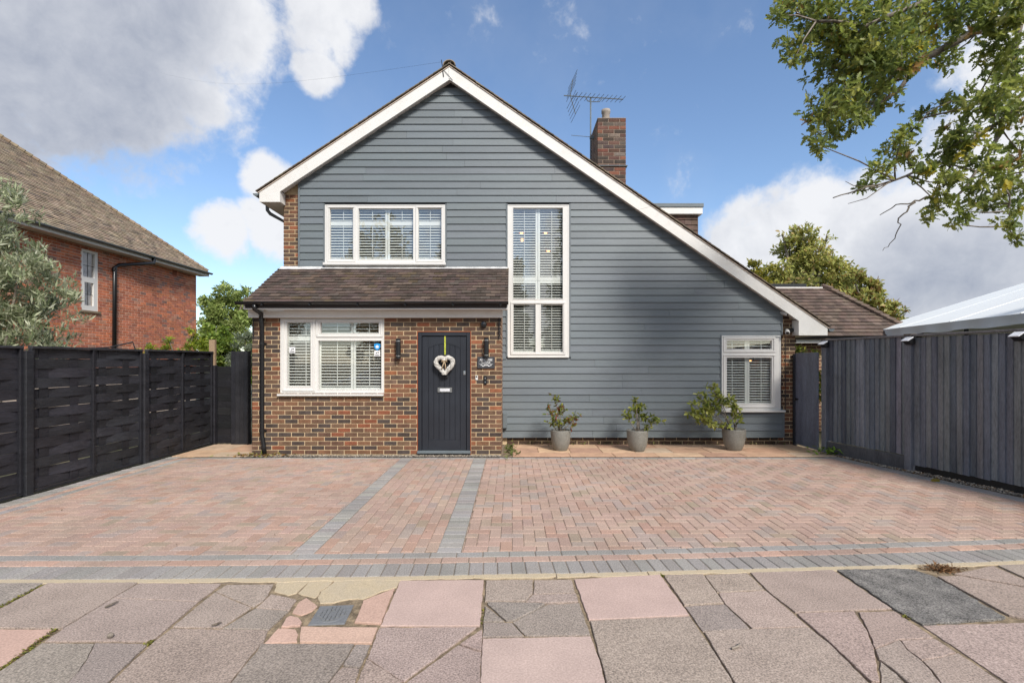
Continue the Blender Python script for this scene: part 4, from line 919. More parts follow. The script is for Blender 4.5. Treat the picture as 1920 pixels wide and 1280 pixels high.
# ================================================================== FENCES
FLc = [(.020, .020, .025), (.025, .025, .031), (.016, .016, .02)]
lf_ = empty('woven_fence', (-5.8, 7, 0), 'black stained woven slat fence along the left of the drive', 'fence')
posts = [3.93, 5.83, 7.70, 9.50]; fxx = -5.80
for i, y in enumerate(posts):
    MB().box(fxx-.02, fxx+.075, y-.048, y+.048, 0, 1.72 if i < 3 else 1.52, jit((.016, .016, .02)), .005).build('post', M['fence_l'], lf_)
for pi_ in range(3):
    y0, y1 = posts[pi_]+.05, posts[pi_+1]-.05; H = 1.775+.006*pi_
    fr = MB()
    for a, b in ((y0, y0+.04), (y1-.04, y1), ((y0+y1)/2-.022, (y0+y1)/2+.022)): fr.box(fxx, fxx+.045, a, b, .045, H-.03, (.012, .012, .016), .003)
    fr.box(fxx-.005, fxx+.055, y0, y1, H-.03, H, (.03, .03, .034), .003); fr.box(fxx, fxx+.047, y0, y1, .02, .045, (.014, .014, .018)); fr.build('panel_frame', M['fence_l'], lf_)
    for bay in range(2):
        a = y0+.04 if bay == 0 else (y0+y1)/2+.022; b = (y0+y1)/2-.022 if bay == 0 else y1-.04; L = b-a
        for t in (.17, .68): MB().box(fxx+.012, fxx+.017, a+L*t-.06, a+L*t+.06, .05, H-.03, jit(FLc[2])).build('upright_slat', M['fence_l'], lf_)
        ms = []
        for ph in (0, 1):
            for cc in FLc[:2]:
                m_ = MB(); n = 8
                pts = [(fxx+.0145+.0105*math.cos(math.pi*((j/n-.17)/.51)+math.pi*ph), -L/2+L*j/n) for j in range(n+1)]
                vs = []
                for (xx, yy) in pts: vs += [(xx+.003, yy, 0), (xx+.003, yy, .1215), (xx-.003, yy, .1215), (xx-.003, yy, 0)]
                vs = [(v[0]-fxx, v[1], v[2]) for v in vs]
                fs = [(4*j+q, 4*j+(q+1) % 4, 4*j+4+(q+1) % 4, 4*j+4+q) for j in range(n) for q in range(4)]+[(3, 2, 1, 0), (4*n, 4*n+1, 4*n+2, 4*n+3)]
                m_.add(vs, fs, jit(cc, .15)); ms.append(m_.mesh('slat'))
        nr = 14; hh = (H-.03-.05)/nr
        for r in range(nr): place('slat', ms[(r % 2)*2+random.randrange(2)], M['fence_l'], lf_, (fxx, (a+b)/2, .05+r*hh+random.uniform(-.006, .006)), (random.uniform(-.011, .011), random.uniform(-.05, .05), 0))
MB().box(fxx-.05, fxx+.06, 9.47, 9.53, 1.50, Z(637, 9.5), b=.003).build('bare_timber_post', M['rawwood'], lf_, label='bare brown timber post end above the black fence')
gp = empty('side_gate', (-5.3, 9.5, 0), 'tall black boarded side gate between the fence and the porch', 'gate')
for i in range(4): MB().box(-5.395+i*.083, -5.395+i*.083+.08, 9.42, 9.44, .01, 1.79, jit((.018, .018, .022), .2), .003).build('board', M['fence_l'], gp)
MB().box(-5.06, -5.035, 9.36, 9.47, .01, 1.79, (.008, .008, .01)).build('gate_edge', M['fence_l'], gp); MB().box(-4.985, -4.935, 9.40, 9.5, 0, 1.74, (.01, .01, .013), .003).build('gate_post', M['fence_l'], gp)
lp_ = empty('low_fence_panel', (-5.58, 9.56, 0), 'low black slatted panel between the woven fence and side gate', 'fence')
for i in range(11): MB().box(-5.76, -5.38, 9.555+.004*(i % 2), 9.57+.004*(i % 2), .02+i*.134, .02+i*.134+.138, jit((.009, .009, .011), .3), .003).build('slat', M['fence_l'], lp_)
# right fence: feather-edge boards, rails behind, posts, gravel board
rfx = empty('boarded_fence', (fence_x(7), 7, 0), 'blue black vertical board fence along the right of the drive', 'fence')
d_ = Vector((-.22, 1, 0)).normalized(); rzf = math.atan2(.22, 1)   # local y runs up the fence
FR = [(.165, .175, .203), (.195, .204, .230), (.13, .138, .165), (.215, .222, .243)]
def bmesh_(h, w=.1): 
    c = jit(random.choice(FR), .2); return MB().prism([(-.006, -w/2), (.0, -w/2), (.024, w/2), (-.006, w/2)], 0, h, c).mesh('board')
farb = [bmesh_(1.74) for _ in range(10)]; nearb = [bmesh_(1.84) for _ in range(10)]
rposts = [8.6, 7.17, 5.30, 3.6]
for y in rposts: 
    b_ = MB(); b_.box(-.05, .05, -.05, .05, 0, 1.98, jit((.14, .148, .17), .1), .006); b_.box(-.052, .052, -.052, .052, 1.97, 1.995, (.12, .085, .06)); place('post', b_.mesh('post'), M['fence_r'], rfx, (fence_x(y), y, 0), (0, 0, rzf))
for pi_ in range(3):
    ya, yb = rposts[pi_+1]+.05, rposts[pi_]-.05; n = int(round((yb-ya)*1.024/(.086 if pi_ == 0 else .08)))
    for i in range(n):
        y = yb-(i+.5)*(yb-ya)/n; zb = .215 if pi_ == 0 else .10
        place('board', random.choice(farb if pi_ == 0 else nearb), M['fence_r'], rfx, (fence_x(y)+.012, y, zb+random.uniform(-.006, .006)), (0, random.uniform(-.006, .006), rzf+math.pi+random.uniform(-.03, .03)))
    L = (yb-ya)*1.024; ym = (ya+yb)/2
    rl = MB(); 
    for zz in (.4, 1.1, 1.75): rl.box(.03, .09, -L/2, L/2, zz, zz+.08, (.05, .05, .05))
    place('rails', rl.mesh('rails'), M['fence_r'], rfx, (fence_x(ym), ym, 0), (0, 0, rzf))
    place('capping_rail', MB().box(-.035, .05, -L/2-.02, L/2+.02, 1.955, 1.985, (.17, .16, .16), .004).mesh('capping_rail'), M['fence_r'], rfx, (fence_x(ym), ym, 0), (0, 0, rzf))
    if pi_ == 0: place('gravel_board', MB().box(-.03, .0, -L/2, L/2, .005, .205, (.085, .088, .098), .004).mesh('gravel_board'), M['fence_r'], rfx, (fence_x(ym), ym, 0), (0, 0, rzf))
    else: place('gravel_board', MB().box(.03, .06, -L/2, L/2, -.02, .12, (.02, .02, .02), .004).mesh('gravel_board'), M['fence_r'], rfx, (fence_x(ym), ym, 0), (0, 0, rzf))
rg = empty('garden_gate', (5.42, 9.0, 0), 'plain blue black garden gate between the house corner and right fence', 'gate')
for i in range(6): MB().box(5.405, 5.43, 8.68+i*.113, 8.68+i*.113+.111, .03, 1.755, jit((.12, .132, .17), .1), .002).build('board', M['fence_r'], rg)
MB().box(5.38, 5.45, 9.362, 9.412, .0, 1.74, (.018, .02, .026), .004).build('gate_post', M['fence_r'], rg)
MB().lathe([(.012, 0), (.012, .03), (.028, .04), (.028, .055), (.001, .06)], 14, (0, 0, 0)).build('door_knob', M['black'], rg, origin=(0, 0, 0)); kn_ = bpy.data.objects['door_knob']; kn_.location = Vector((5.405, 9.27, Z(748, 9.27)))-WL[rg]; kn_.rotation_euler = (0, R(-90), 0)
def solar(y, label, dxy=(-.07, -.06)):
    x = fence_x(y)+dxy[0]; yy = y+dxy[1]; e = empty('solar_light', (x, yy, 1.88), label, 'solar light', 'solar lamps on the fence posts', rzf)
    mt = Matrix.Rotation(R(-28), 4, 'Y')
    place('solar_panel', MB().box(-.07, .05, -.055, .055, .03, .042, b=.003, mtx=mt).mesh('solar_panel'), M['silver'], e, (0, 0, .01), local=True)
    place('housing', MB().prism([(-.065, .0), (.055, .03), (.055, -.05), (.02, -.06)], -.05, .05, axis='y').mesh('housing'), M['black'], e, (0, 0, .015), local=True)
solar(8.6, 'solar light on the fence post next to the garden gate'); solar(7.17, 'solar light on the middle post of the right fence'); solar(5.9, 'solar light cut by the right edge of the photo')
# ================================================================== NEIGHBOURS
NX = -11.07; NYF = 17.2; NZ = 4.70
nb = empty('neighbour_house', (-14, 12, 0), 'red brick neighbouring house with brown tiled hip roof on the left', 'house')
nwin = (12.62, 13.12, 2.93, 4.51)
nm = MB()
for a, b, c, d in holes_cells(4, NYF-.005, 0, NZ, [nwin]): nm.box(NX-.25, NX-.006, a, b, c, d)
nm.box(-19, NX-.26, NYF-.2, NYF-.005, 0, NZ); nw = nm.build('brick_wall', M['mortar_red'], nb)
NBR = [(4, (.44, .155, .085)), (3, (.37, .135, .085)), (2, (.50, .17, .085)), (1.2, (.25, .14, .11)), (1, (.47, .22, .14))]
lst = [q for q in brickrow(4.05, NYF, 1.2, NZ, [nwin])]
lst.sort(key=lambda q: abs((q[0]+q[1])/2-13.6)+(10 if q[1]-q[0] < .21 or q[2] < 1.95 else 0))
nst = MB(); nme = [MB().box(0, .05, -.1075, .1075, 0, .065, jit(pick(NBR), .15), .004).mesh('brick') for _ in range(24)]
for i, (a, b, c, d) in enumerate(lst):
    if i < 300 and b-a > .21: place('brick', random.choice(nme), M['brick'], nw, (NX-.05, (a+b)/2, c), (0, 0, 0))
    else: nst.box(NX-.05, NX, a, b, c, d, jit(pick(NBR), .15))
nst.build('bricks', M['brick'], nw, kind='stuff')
NE, NEY, NP = -10.75, 17.42, .87
nr_ = MB(); nr_.add([(NE, 3, NZ+.02), (NE, NEY, NZ+.02), (NE-6, NEY-6, NZ+.02+6*NP), (NE-6, 3, NZ+.02+6*NP), (NE-12, NEY, NZ+.02), (NE-6.2, NEY-6, NZ+.02+6*NP)], [(0, 1, 2, 3), (1, 4, 5, 2)]); nroof = nr_.build('roof', M['iron'], nb)
ntl = MB(); ang = math.atan(NP); NT_ = [(3, (.285, .222, .158)), (3, (.255, .197, .14)), (2, (.32, .252, .182)), (.8, (.17, .135, .105))]
for i in range(74):
    d = i*.1; cx_ = NE-d*math.cos(ang)+.03; cz_ = NZ+.03+d*math.sin(ang)-.02; ye = NEY-d*math.cos(ang); y = 6.0+(.083 if i % 2 else 0)
    while y < ye:
        yb = min(y+.163, ye); rx = Matrix.Translation((cx_, 0, cz_+.026)) @ Matrix.Rotation(ang-.17+random.uniform(-.025, .025), 4, 'Y'); ntl.box(-.17, 0, y, yb, -.006, .007, jit(pick(NT_), .18), 0, rx); y += .166
ntl.build('roof_tiles', M['tile'], nroof, kind='stuff')
for i in range(56):
    d = .04+i*.105; p = Vector((NE-d, NEY-d, NZ+.05+d*NP)); q = Vector((NE-d-.15, NEY-d-.15, NZ+.07+(d+.13)*NP)); bt = MB(); bt.tube([p, q], [.085, .055], 6, jit((.2, .15, .1), .2)); bt.build('bonnet_tile', M['tile'], nroof)
ng = MB(); ng.box(NE-.03, NE, 4, NEY, NZ-.1, NZ+.0, b=.003); ng.box(NX, NE-.03, 4, NEY-.05, NZ-.1, NZ-.085); ng.build('fascia', M['whitewood'], nb)
ngt = MB(); n = 8; P = [(NE+.06+.055*math.cos(math.pi+math.pi*q/n), NZ+.03+.055*math.sin(math.pi+math.pi*q/n)) for q in range(n+1)]; ngt.prism(P, 4, NEY+.05, axis='y'); ngt.build('gutter', M['greyplastic'], nb)
MB().tube([(NE+.05, 14.66, NZ), (NE+.05, 14.66, NZ-.16), (NE-.02, 14.3, NZ-.26), (NX+.06, 13.75, NZ-.40), (NX+.06, 13.6, NZ-.5), (NX+.06, 13.58, 1.5)], .05, 12).build('downpipe', M['black'], nb, smooth=True)
cl = MB(); cl.tube([(NX+.06, 13.59, NZ-.6), (NX+.06, 13.59, NZ-.52)], .062, 12); cl.tube([(NX+.06, 13.58, 1.9), (NX+.06, 13.58, 1.98)], .062, 12); cl.build('pipe_collar', M['black'], nb)
nwn = empty('window', (NX, 12.87, 2.93), None, None); nwn.parent = nb; nwn.location = Vector(nwn.location)-WL[nb]
fw = MB(); zt = 3.74
for a, b, c, d in holes_cells(nwin[0], nwin[1], nwin[2], nwin[3], [(12.67, 13.03, zt+.06, 4.44), (12.72, 13.0, 3.06, zt-.08)]): fw.box(NX-.06, NX-.01, a, b, c, d)
fw.build('frame', M['white'], nwn)
MB().box(NX-.05, NX-.045, 12.65, 13.05, 3.0, 4.46).build('pane', M['glass'], nwn); MB().box(NX-.2, NX-.19, 12.6, 13.14, 2.9, 4.5).build('curtain', M['lead'], nwn)
ld = MB()
for yv in (12.85,): ld.box(NX-.044, NX-.04, yv-.006, yv+.006, 3.06, 4.44)
for zv in (4.1, 3.35): ld.box(NX-.044, NX-.04, 12.66, 13.04, zv-.006, zv+.006)
ld.build('glazing_lead', M['iron'], nwn); MB().box(NX-.03, NX+.04, 12.56, 13.18, 2.87, 2.925, (.2, .15, .1)).build('tile_sill', M['stone'], nwn)
MB().box(NX-.02, NX+.004, 16.0, 16.2, 4.42, 4.58).build('air_brick', M['sealant'], nb)
# rear garage with hipped roof on the right
gg = empty('garage', (7.2, 12, 0), 'low garage with brown tiled hipped roof behind the right fence', 'garage')
GY, GZ, GPi, GK, GT = 11.0, 2.14, .9, .85, 1.45
gxr = X(1545, GY+GT); zr = GZ+GPi*GT
MB().box(5.7, 9.2, GY+.25, 14.5, 0, GZ-.02).build('wall', M['sidebrick'], gg)
gr_ = MB(); xc = gxr+GK*GT
gr_.add([(5.6, GY, GZ), (xc, GY, GZ), (gxr, GY+GT, zr), (5.6, GY+GT, zr), (xc, 14.8, GZ), (gxr, 14.8-GT, zr), (5.6, 14.8-GT, zr)], [(0, 1, 2, 3), (1, 4, 5, 2), (3, 2, 5, 6)]); groof = gr_.build('roof', M['iron'], gg)
gang = math.atan(GPi); gl = GT*math.hypot(1, GPi); nrow = 15; gtl = MB()
for i in range(nrow):
    d = i*gl/nrow; yy = GY+d*math.cos(gang)-.02; zz = GZ+d*math.sin(gang)+.012; xe = xc-GK*d*math.cos(gang); x = 5.6-(.08 if i % 2 else 0)
    while x < xe: gtl.box(x, min(x+.163, xe), 0, .19, -.007, .008, jit(pick([(3, (.112, .08, .064)), (2, (.09, .066, .054)), (1, (.135, .098, .078))]), .15), 0, Matrix.Translation((0, yy, zz+.02)) @ Matrix.Rotation(gang-.19, 4, 'X')); x += .166
    MB().tube([(xe+.03, yy-.01, zz+.03), (xe-.12, yy+.14, zz+.15)], [.08, .05], 6, jit((.15, .11, .085))).build('bonnet_tile', M['tile'], groof)
gtl.build('roof_tiles', M['tile'], groof, kind='stuff')
MB().box(5.6, gxr-.05, GY+GT-.03, GY+GT+.03, zr-.01, zr+.035).build('white_upstand', M['white'], gg); MB().box(5.6, X(1508, GY+GT+.6), GY+GT+.5, GY+GT+.6, zr-.1, Z(533, GY+GT+.6)).build('rooflight_edge', M['black'], gg)
MB().box(5.6, xc-.02, GY-.0, GY+.02, GZ-.13, GZ-.02).build('fascia', M['whitewood'], gg)
g3 = MB(); gutter(g3, GY-.05, GZ+.0, 5.6, xc); g3.build('gutter', M['black'], gg)
# white marquee beyond the right fence
mq = empty('marquee', (11, 9, 0), 'white canvas marquee roof showing above the right fence', 'marquee')
A_, B_, P1, P2, C_, D_ = Vector((8.6, 12, 2.32)), Vector((7.3, 5.3, 2.32)), Vector((11.9, 9.9, 3.66)), Vector((10.9, 6.6, 3.66)), Vector((15, 11.2, 2.32)), Vector((14, 4.6, 2.32))
def sag(vs, n=10, s=.05):                              # a slightly sagging canvas panel from four corners
    m_ = MB(); V = []
    for i in range(n+1):
        for j in range(n+1):
            u, w = i/n, j/n; p = vs[0].lerp(vs[1], u).lerp(vs[3].lerp(vs[2], u), w); p.z -= s*math.sin(math.pi*u)*math.sin(math.pi*w)+.012*math.sin(u*23)*w*(1-w)*4; V.append(p)
    m_.add(V, [(i*(n+1)+j, (i+1)*(n+1)+j, (i+1)*(n+1)+j+1, i*(n+1)+j+1) for i in range(n) for j in range(n)]); return m_
sag([A_, B_, P2, P1]).build('canopy_panel', M['canvas'], mq, smooth=True); sag([A_, C_, P1+Vector((.001, 0, 0)), P1]).build('canopy_panel', M['canvas'], mq, smooth=True); sag([B_, D_, P2+Vector((.001, 0, 0)), P2]).build('canopy_panel', M['canvas'], mq, smooth=True); sag([C_, D_, P2, P1]).build('canopy_panel', M['canvas'], mq, smooth=True)
for t in (.22, .45, .68, .9):
    a_, b_ = A_.lerp(B_, t), P1.lerp(P2, t); MB().tube([a_.lerp(b_, u/8)+Vector((0, 0, .004-.05*math.sin(math.pi*u/8)*math.sin(math.pi*t))) for u in range(9)], .009, 6).build('seam', M['canvas'], mq)
for p, q in ((A_.lerp(B_, .05), B_), (A_.lerp(C_, .04), C_)):
    m_ = MB(); n = 40; V = []
    for i in range(n+1):
        u = i/n; b = p.lerp(q, u); o = Vector((.03*math.sin(i*1.3)+.012*math.sin(i*3.1), 0, 0)); dd = .165+.012*math.sin(i*.9); V += [b, b+o*.5+Vector((.01, 0, -dd*.5)), b+o+Vector((.0, 0, -dd))]
    m_.add(V, [(i*3+k, i*3+3+k, i*3+4+k, i*3+1+k) for i in range(n) for k in range(2)], (1, 1, 1)); m_.build('valance', M['canvas'], mq, smooth=True)
MB().tube([A_+Vector((.12, 0, -.05)), B_+Vector((.12, 0, -.05))], .025, 6).build('eaves_pole', M['iron'], mq)
for p in [A_.lerp(B_, t)+Vector((.06, 0, -.03)) for t in (0, .28, .5, .72, 1)]+[C_.lerp(D_, t) for t in (.3, .6, 1)]: MB().tube([p, (p.x, p.y, 0)], .035, 6).build('leg', M['iron'], mq)

# ================================================================== VEGETATION
def tree(name, label, base, clumps, n, size, pal, tpl=LEAF4, trunk_r=.15, group=None, m='leaf', squash=.85, limbs=True, spread=1.0, updir=None, amt=.25, rng_seed=1):
    rg_ = np.random.default_rng(rng_seed); e = empty(name, base, label, 'tree' if 'tree' in name or 'oak' in name or 'conifer' in name else 'shrub', group)
    cs = [c[:3] for c in clumps]; rr = [c[3] for c in clumps]
    # break every clump into smaller tufts so the outline stays uneven
    sc, sr = [], []
    for c, r in zip(cs, rr):
        for _ in range(max(5, int(7*r/ max(.25, size*1.5)))):
            d = rg_.normal(size=3); d /= np.linalg.norm(d); sc.append(np.array(c)+d*r*rg_.uniform(.35, 1.0)*np.array([1, 1, squash])); sr.append(r*rg_.uniform(.18, .42))
    pos, idx = cloud(sc, sr, n, .8, .4, rg_)
    leaves('crown', tpl[0], tpl[1], pos, rand_rot(n, updir, spread, rg_), size*rg_.uniform(.6, 1.3, n), colvar(n, pal, amt, rg_)*(.8+.4*rg_.uniform(0, 1, len(sc))[idx])[:, None], M[m], e)
    t = MB(); top = Vector(np.mean(cs, 0)); b = Vector(base); t.tube([b, b.lerp(top, .35)+Vector((.05, .03, 0)), b.lerp(top, .7), top], [trunk_r, trunk_r*.8, trunk_r*.55, trunk_r*.3], 8)
    if limbs:
        for c, r in zip(cs, rr):
            s0 = b.lerp(top, random.uniform(.35, .8)); c = Vector(c); t.tube([s0, s0.lerp(c, .5)+Vector((0, 0, .1*r)), c, c+Vector((0, 0, r*.5))], [trunk_r*.4, trunk_r*.3, trunk_r*.18, trunk_r*.05], 6)
    t.build('trunk', M['bark'], e, smooth=True); return e
GRN_ = [(3, (.10, .14, .03)), (3, (.07, .105, .025)), (2, (.14, .175, .04)), (1, (.045, .07, .02))]
AUT = [(3, (.40, .40, .11)), (3, (.32, .335, .09)), (2, (.50, .45, .14)), (1, (.2, .23, .075)), (.8, (.5, .36, .15))]
def cl_at(Y, lst): return [(X(px, Y+dy), Y+dy, Z(py, Y+dy), r*Y/F) for px, py, r, dy in lst]
tree('bushy_tree', 'tall green and russet pointed tree behind the right-hand roofs', (X(1505, 25), 25, 0), cl_at(25, [(1505, 440, 30, 0), (1480, 475, 38, .5), (1530, 475, 38, -.5), (1450, 515, 42, 0), (1510, 520, 55, 1), (1560, 515, 42, 0), (1430, 560, 40, .5), (1490, 570, 60, -1), (1560, 570, 55, .5), (1510, 640, 80, 0), (1590, 540, 28, 0), (1550, 445, 14, 0), (1468, 440, 12, 0)]), 32000, .235, AUT, LEAF4, .25, 'trees behind the right-hand roofs', rng_seed=3)
tree('russet_tree', 'smaller russet leaved tree right of the pointed tree', (X(1630, 21), 21, 0), cl_at(21, [(1600, 520, 22, 0), (1630, 545, 28, .4), (1600, 575, 38, 0), (1650, 580, 30, -.4), (1625, 620, 45, 0), (1678, 592, 18, 0), (1580, 610, 40, 0), (1690, 600, 10, 0)]), 13000, .2, AUT+[(1.2, (.26, .13, .05))], LEAF4, .15, 'trees behind the right-hand roofs', rng_seed=4)
tree('yellow_tree', 'yellow leaved treetop just above the right roof slope', (X(1415, 20), 20, 0), cl_at(20, [(1412, 492, 14, 0), (1425, 515, 22, 0), (1410, 545, 30, 0), (1450, 560, 30, 0)]), 5000, .15, [(3, (.36, .31, .04)), (2, (.2, .2, .04)), (1, (.12, .14, .03))], LEAF4, .1, 'trees behind the right-hand roofs', rng_seed=5)
tree('leafy_tree', 'dark green leafy tree between the neighbour and the porch roof', (X(425, 22), 22, 0), cl_at(22, [(420, 555, 28, 0), (445, 560, 28, .4), (400, 580, 30, 0), (430, 600, 45, 0), (470, 590, 40, .5), (390, 620, 30, 0), (440, 650, 50, 0), (465, 545, 14, 0)]), 15000, .17, [(3, (.31, .38, .11)), (3, (.24, .31, .09)), (2, (.40, .45, .16))], LEAF4, .15, 'trees beyond the side gate', rng_seed=6)
tree('lime_shrub', 'bright lime green shrub behind the left fence end', (X(405, 14), 14, 0), cl_at(14, [(405, 630, 30, 0), (425, 650, 35, 0), (390, 655, 30, 0), (440, 690, 45, 0)]), 7000, .12, [(3, (.2, .28, .04)), (2, (.13, .2, .04)), (1, (.26, .32, .07))], LEAF4, .06, 'shrubs behind the left fence', rng_seed=7)
tree('grey_shrub', 'grey green willowy shrub beside the porch behind the gate', (X(460, 12), 12, 0), cl_at(12, [(460, 640, 22, 0), (470, 665, 28, 0), (450, 680, 25, 0)]), 2500, .11, [(3, (.24, .28, .19)), (2, (.17, .21, .13))], LANCE, .05, 'shrubs behind the left fence', rng_seed=8)
tree('fern_shrub', 'yellow green feathery shrub topping the left fence', (X(340, 10), 10, 0), cl_at(10, [(318, 640, 14, 0), (362, 632, 20, 0), (350, 655, 22, 0), (375, 660, 20, 0), (290, 662, 22, 0), (265, 660, 12, 0), (380, 645, 12, 0)]), 2600, .08, [(3, (.3, .36, .03)), (2, (.17, .25, .03)), (1, (.4, .42, .06))], LANCE, .04, 'shrubs behind the left fence', rng_seed=9)
tree('gate_bush', 'dark green bush glimpsed above the garden gate', (6.25, 10.4, 0), [(6.1, 10.35, 1.7, .35), (6.4, 10.4, 1.4, .4), (6.0, 10.4, 1.2, .4), (6.3, 10.4, 1.0, .45)], 2600, .09, [(2, (.14, .17, .02)), (2, (.06, .09, .015)), (1, (.22, .2, .03))], LEAF4, .05, rng_seed=10)
# olive tree behind the left fence
tree('olive_tree', 'silvery olive tree leaning over the left fence', (-7.9, 7.3, 0), cl_at(7.3, [(10, 390, 50, 0), (-60, 420, 100, 0), (20, 470, 60, .1), (60, 510, 60, -.1), (90, 550, 55, 0), (50, 580, 70, .2), (110, 590, 40, -.1), (0, 540, 80, 0), (20, 630, 80, 0), (90, 640, 50, .1), (135, 560, 22, -.2), (120, 520, 20, 0), (-90, 560, 120, 0), (-80, 660, 110, .2), (15, 345, 25, 0)]), 19000, .125, [(3, (.34, .37, .22)), (3, (.44, .46, .30)), (2, (.2, .24, .12)), (1, (.55, .56, .42))], LANCE, .04, limbs=False, spread=.8, updir=(.15, 0, .7), rng_seed=11)
MB().tube([(X(95, 7.6), 7.6, Z(652, 7.6)), (X(140, 7.7), 7.7, Z(655, 7.7)), (X(205, 7.9), 7.9, Z(651, 7.9)), (X(249, 8.05), 8.05, Z(641, 8.05)), (X(256, 8.1), 8.1, Z(662, 8.1))], .012, 6).build('garden_chair_rail', M['iron'], label='thin black metal rail just above the left fence', cat='rail')
# oak overhanging from the right
ok = empty('oak_tree', (9.2, 6.0, 0), 'oak with lobed green leaves overhanging from the upper right', 'tree')
OB = [(1530,30,75),(1600,90,65),(1480,12,30),(1460,30,14),(1650,35,80),(1720,50,80),(1800,20,75),(1880,30,65),(1580,130,60),(1500,85,30),(1490,110,14),(1560,60,60),(1590,170,65),(1560,205,50),(1640,180,50),(1550,245,36),(1542,275,18),(1690,120,50),(1770,110,30),(1610,215,32),(1660,110,60),
      (1885,150,48),(1905,205,55),(1855,190,40),(1875,105,40),(1795,187,16),(1760,195,14),(1735,213,18),(1708,243,16),(1690,262,18),(1672,285,26),(1645,318,22),(1625,345,16),(1618,358,10),(1705,290,22),
      (1765,300,32),(1732,322,24),(1800,265,38),(1790,245,28),(1840,300,30),(1780,340,26),(1762,385,22),(1735,405,14),(1800,395,20),(1785,420,10),(1830,370,18),(1858,385,20),(1890,425,22),(1900,350,30),(1872,330,30),(1912,285,36),(1895,390,20),(1905,445,14),(1840,350,18),(1980,100,140),(1990,300,120)]
orng = np.random.default_rng(21); dY = {i: orng.uniform(-.6, .6) for i in range(len(OB))}
pts, rots, scl, ccs = [], [], [], []; twigs = MB()
def P3(px, py, Y): return np.array([X(px, Y), Y, Z(py, Y)])
limbs = [[(2150, 60, 6.2), (1920, 28, 6.1), (1850, 45, 6.0), (1790, 80, 6.0), (1735, 110, 6.0), (1690, 165, 6.0), (1655, 190, 6.0)], [(2150, 60, 6.2), (1990, 20, 6.1), (1880, -40, 6.0), (1740, 0, 6.0), (1620, 50, 6.0), (1530, 40, 6.0)],
         [(2180, 120, 6.2), (1920, 195, 6.1), (1880, 232, 6.05), (1865, 268, 6.0), (1850, 300, 5.95)], [(1920, 195, 6.1), (1885, 218, 6.1), (1840, 250, 6.0), (1790, 300, 6.0), (1720, 322, 6.0), (1660, 342, 5.95), (1610, 355, 5.9), (1562, 371, 5.9)],
         [(1850, 300, 5.95), (1825, 330, 5.95), (1785, 375, 5.9), (1735, 370, 5.9), (1712, 381, 5.9), (1680, 385, 5.9), (1650, 403, 5.9)], [(1712, 381, 5.9), (1700, 395, 5.9), (1686, 408, 5.9), (1687, 430, 5.9), (1672, 457, 5.9), (1655, 470, 5.9)],
         [(1880, 232, 6.05), (1830, 190, 6.0), (1790, 187, 6.0), (1740, 210, 6.0), (1710, 245, 5.95)], [(1850, 300, 5.95), (1880, 330, 6), (1895, 380, 6), (1890, 425, 6)], [(1920, 28, 6.1), (1900, 120, 6.1), (1870, 190, 6.1)]]
LP = []
for li, l in enumerate(limbs):
    q = [Vector(P3(*p)) for p in l]; r0 = (.07, .06, .05, .028, .018, .011, .02, .018, .03)[li]
    q2 = []
    for a, b in zip(q, q[1:]): q2 += [a.lerp(b, t/3)+Vector((orng.uniform(-.015, .015), orng.uniform(-.03, .03), orng.uniform(-.015, .015))) for t in range(3)]
    q2.append(q[-1]); twigs.tube(q2, [r0*(1-.8*i/len(q2)) for i in range(len(q2))], 6); LP += [] if li in (4, 5) else q2[:-7] if li == 3 else q2
for tw in ([(1670, 340), (1625, 372), (1590, 382)], [(1640, 350), (1600, 348), (1585, 340)]): twigs.tube([P3(p[0], p[1], 5.92) for p in tw], [.007, .005, .003], 5)
for i, (px, py, r) in enumerate(OB):
    Y = 6.0+dY[i]; c = Vector(P3(px, py, Y)); rr = r*Y/F
    near = min(LP, key=lambda p: (p-c).length); twigs.tube([near, near.lerp(c, .5)+Vector((orng.uniform(-.05, .05), 0, orng.uniform(-.05, .05))), c], [.012, .008, .005], 5)
    n = max(3, int((r/75)**1.75*118)) if px < 1930 else 40
    for _ in range(n):
        d = orng.normal(size=3); d /= np.linalg.norm(d); p = np.array(c)+d*rr*orng.uniform(.2, 1.0)*np.array([1, 1.2, .95])
        if orng.uniform() < .25: twigs.tube([c.lerp(Vector(p), .2), Vector(p)], [.005, .002], 4)
        base_c = np.array(pick([(4, (.205, .25, .055)), (3, (.255, .285, .065)), (2.4, (.145, .19, .055)), (1.1, (.34, .345, .085)), (.3, (.5, .42, .05)), (.2, (.33, .2, .07))]))
        for k in range(orng.integers(6, 10)):
            pts.append(p+orng.normal(size=3)*.018); scl.append(orng.uniform(.058, .112)); ccs.append(base_c*orng.uniform(.75, 1.3)); rots.append(d*.4+np.array([0, 0, -.15]))
pts = np.array(pts); n = len(pts); rots = np.array(rots); a = orng.normal(size=(n, 3))*.8+rots; a /= np.linalg.norm(a, axis=1)[:, None]; b = orng.normal(size=(n, 3))*.8+np.array([0, 0, 1.0]); b -= (b*a).sum(1)[:, None]*a; b /= np.linalg.norm(b, axis=1)[:, None]
leaves('crown', OAK[0], OAK[1], pts, np.stack([a, np.cross(b, a), b], 2), scl, np.clip(ccs, 0, 1), M['leaf'], ok)
twigs.build('branches', M['bark'], ok, smooth=True)
MB().tube([(9.2, 6.0, 0), (9.15, 6, 1.6), (9.0, 6.1, 3.6), (8.2, 6.2, 5.6), P3(2150, 60, 6.2)], [.3, .26, .22, .12, .07], 12).build('trunk', M['bark'], ok, smooth=True)
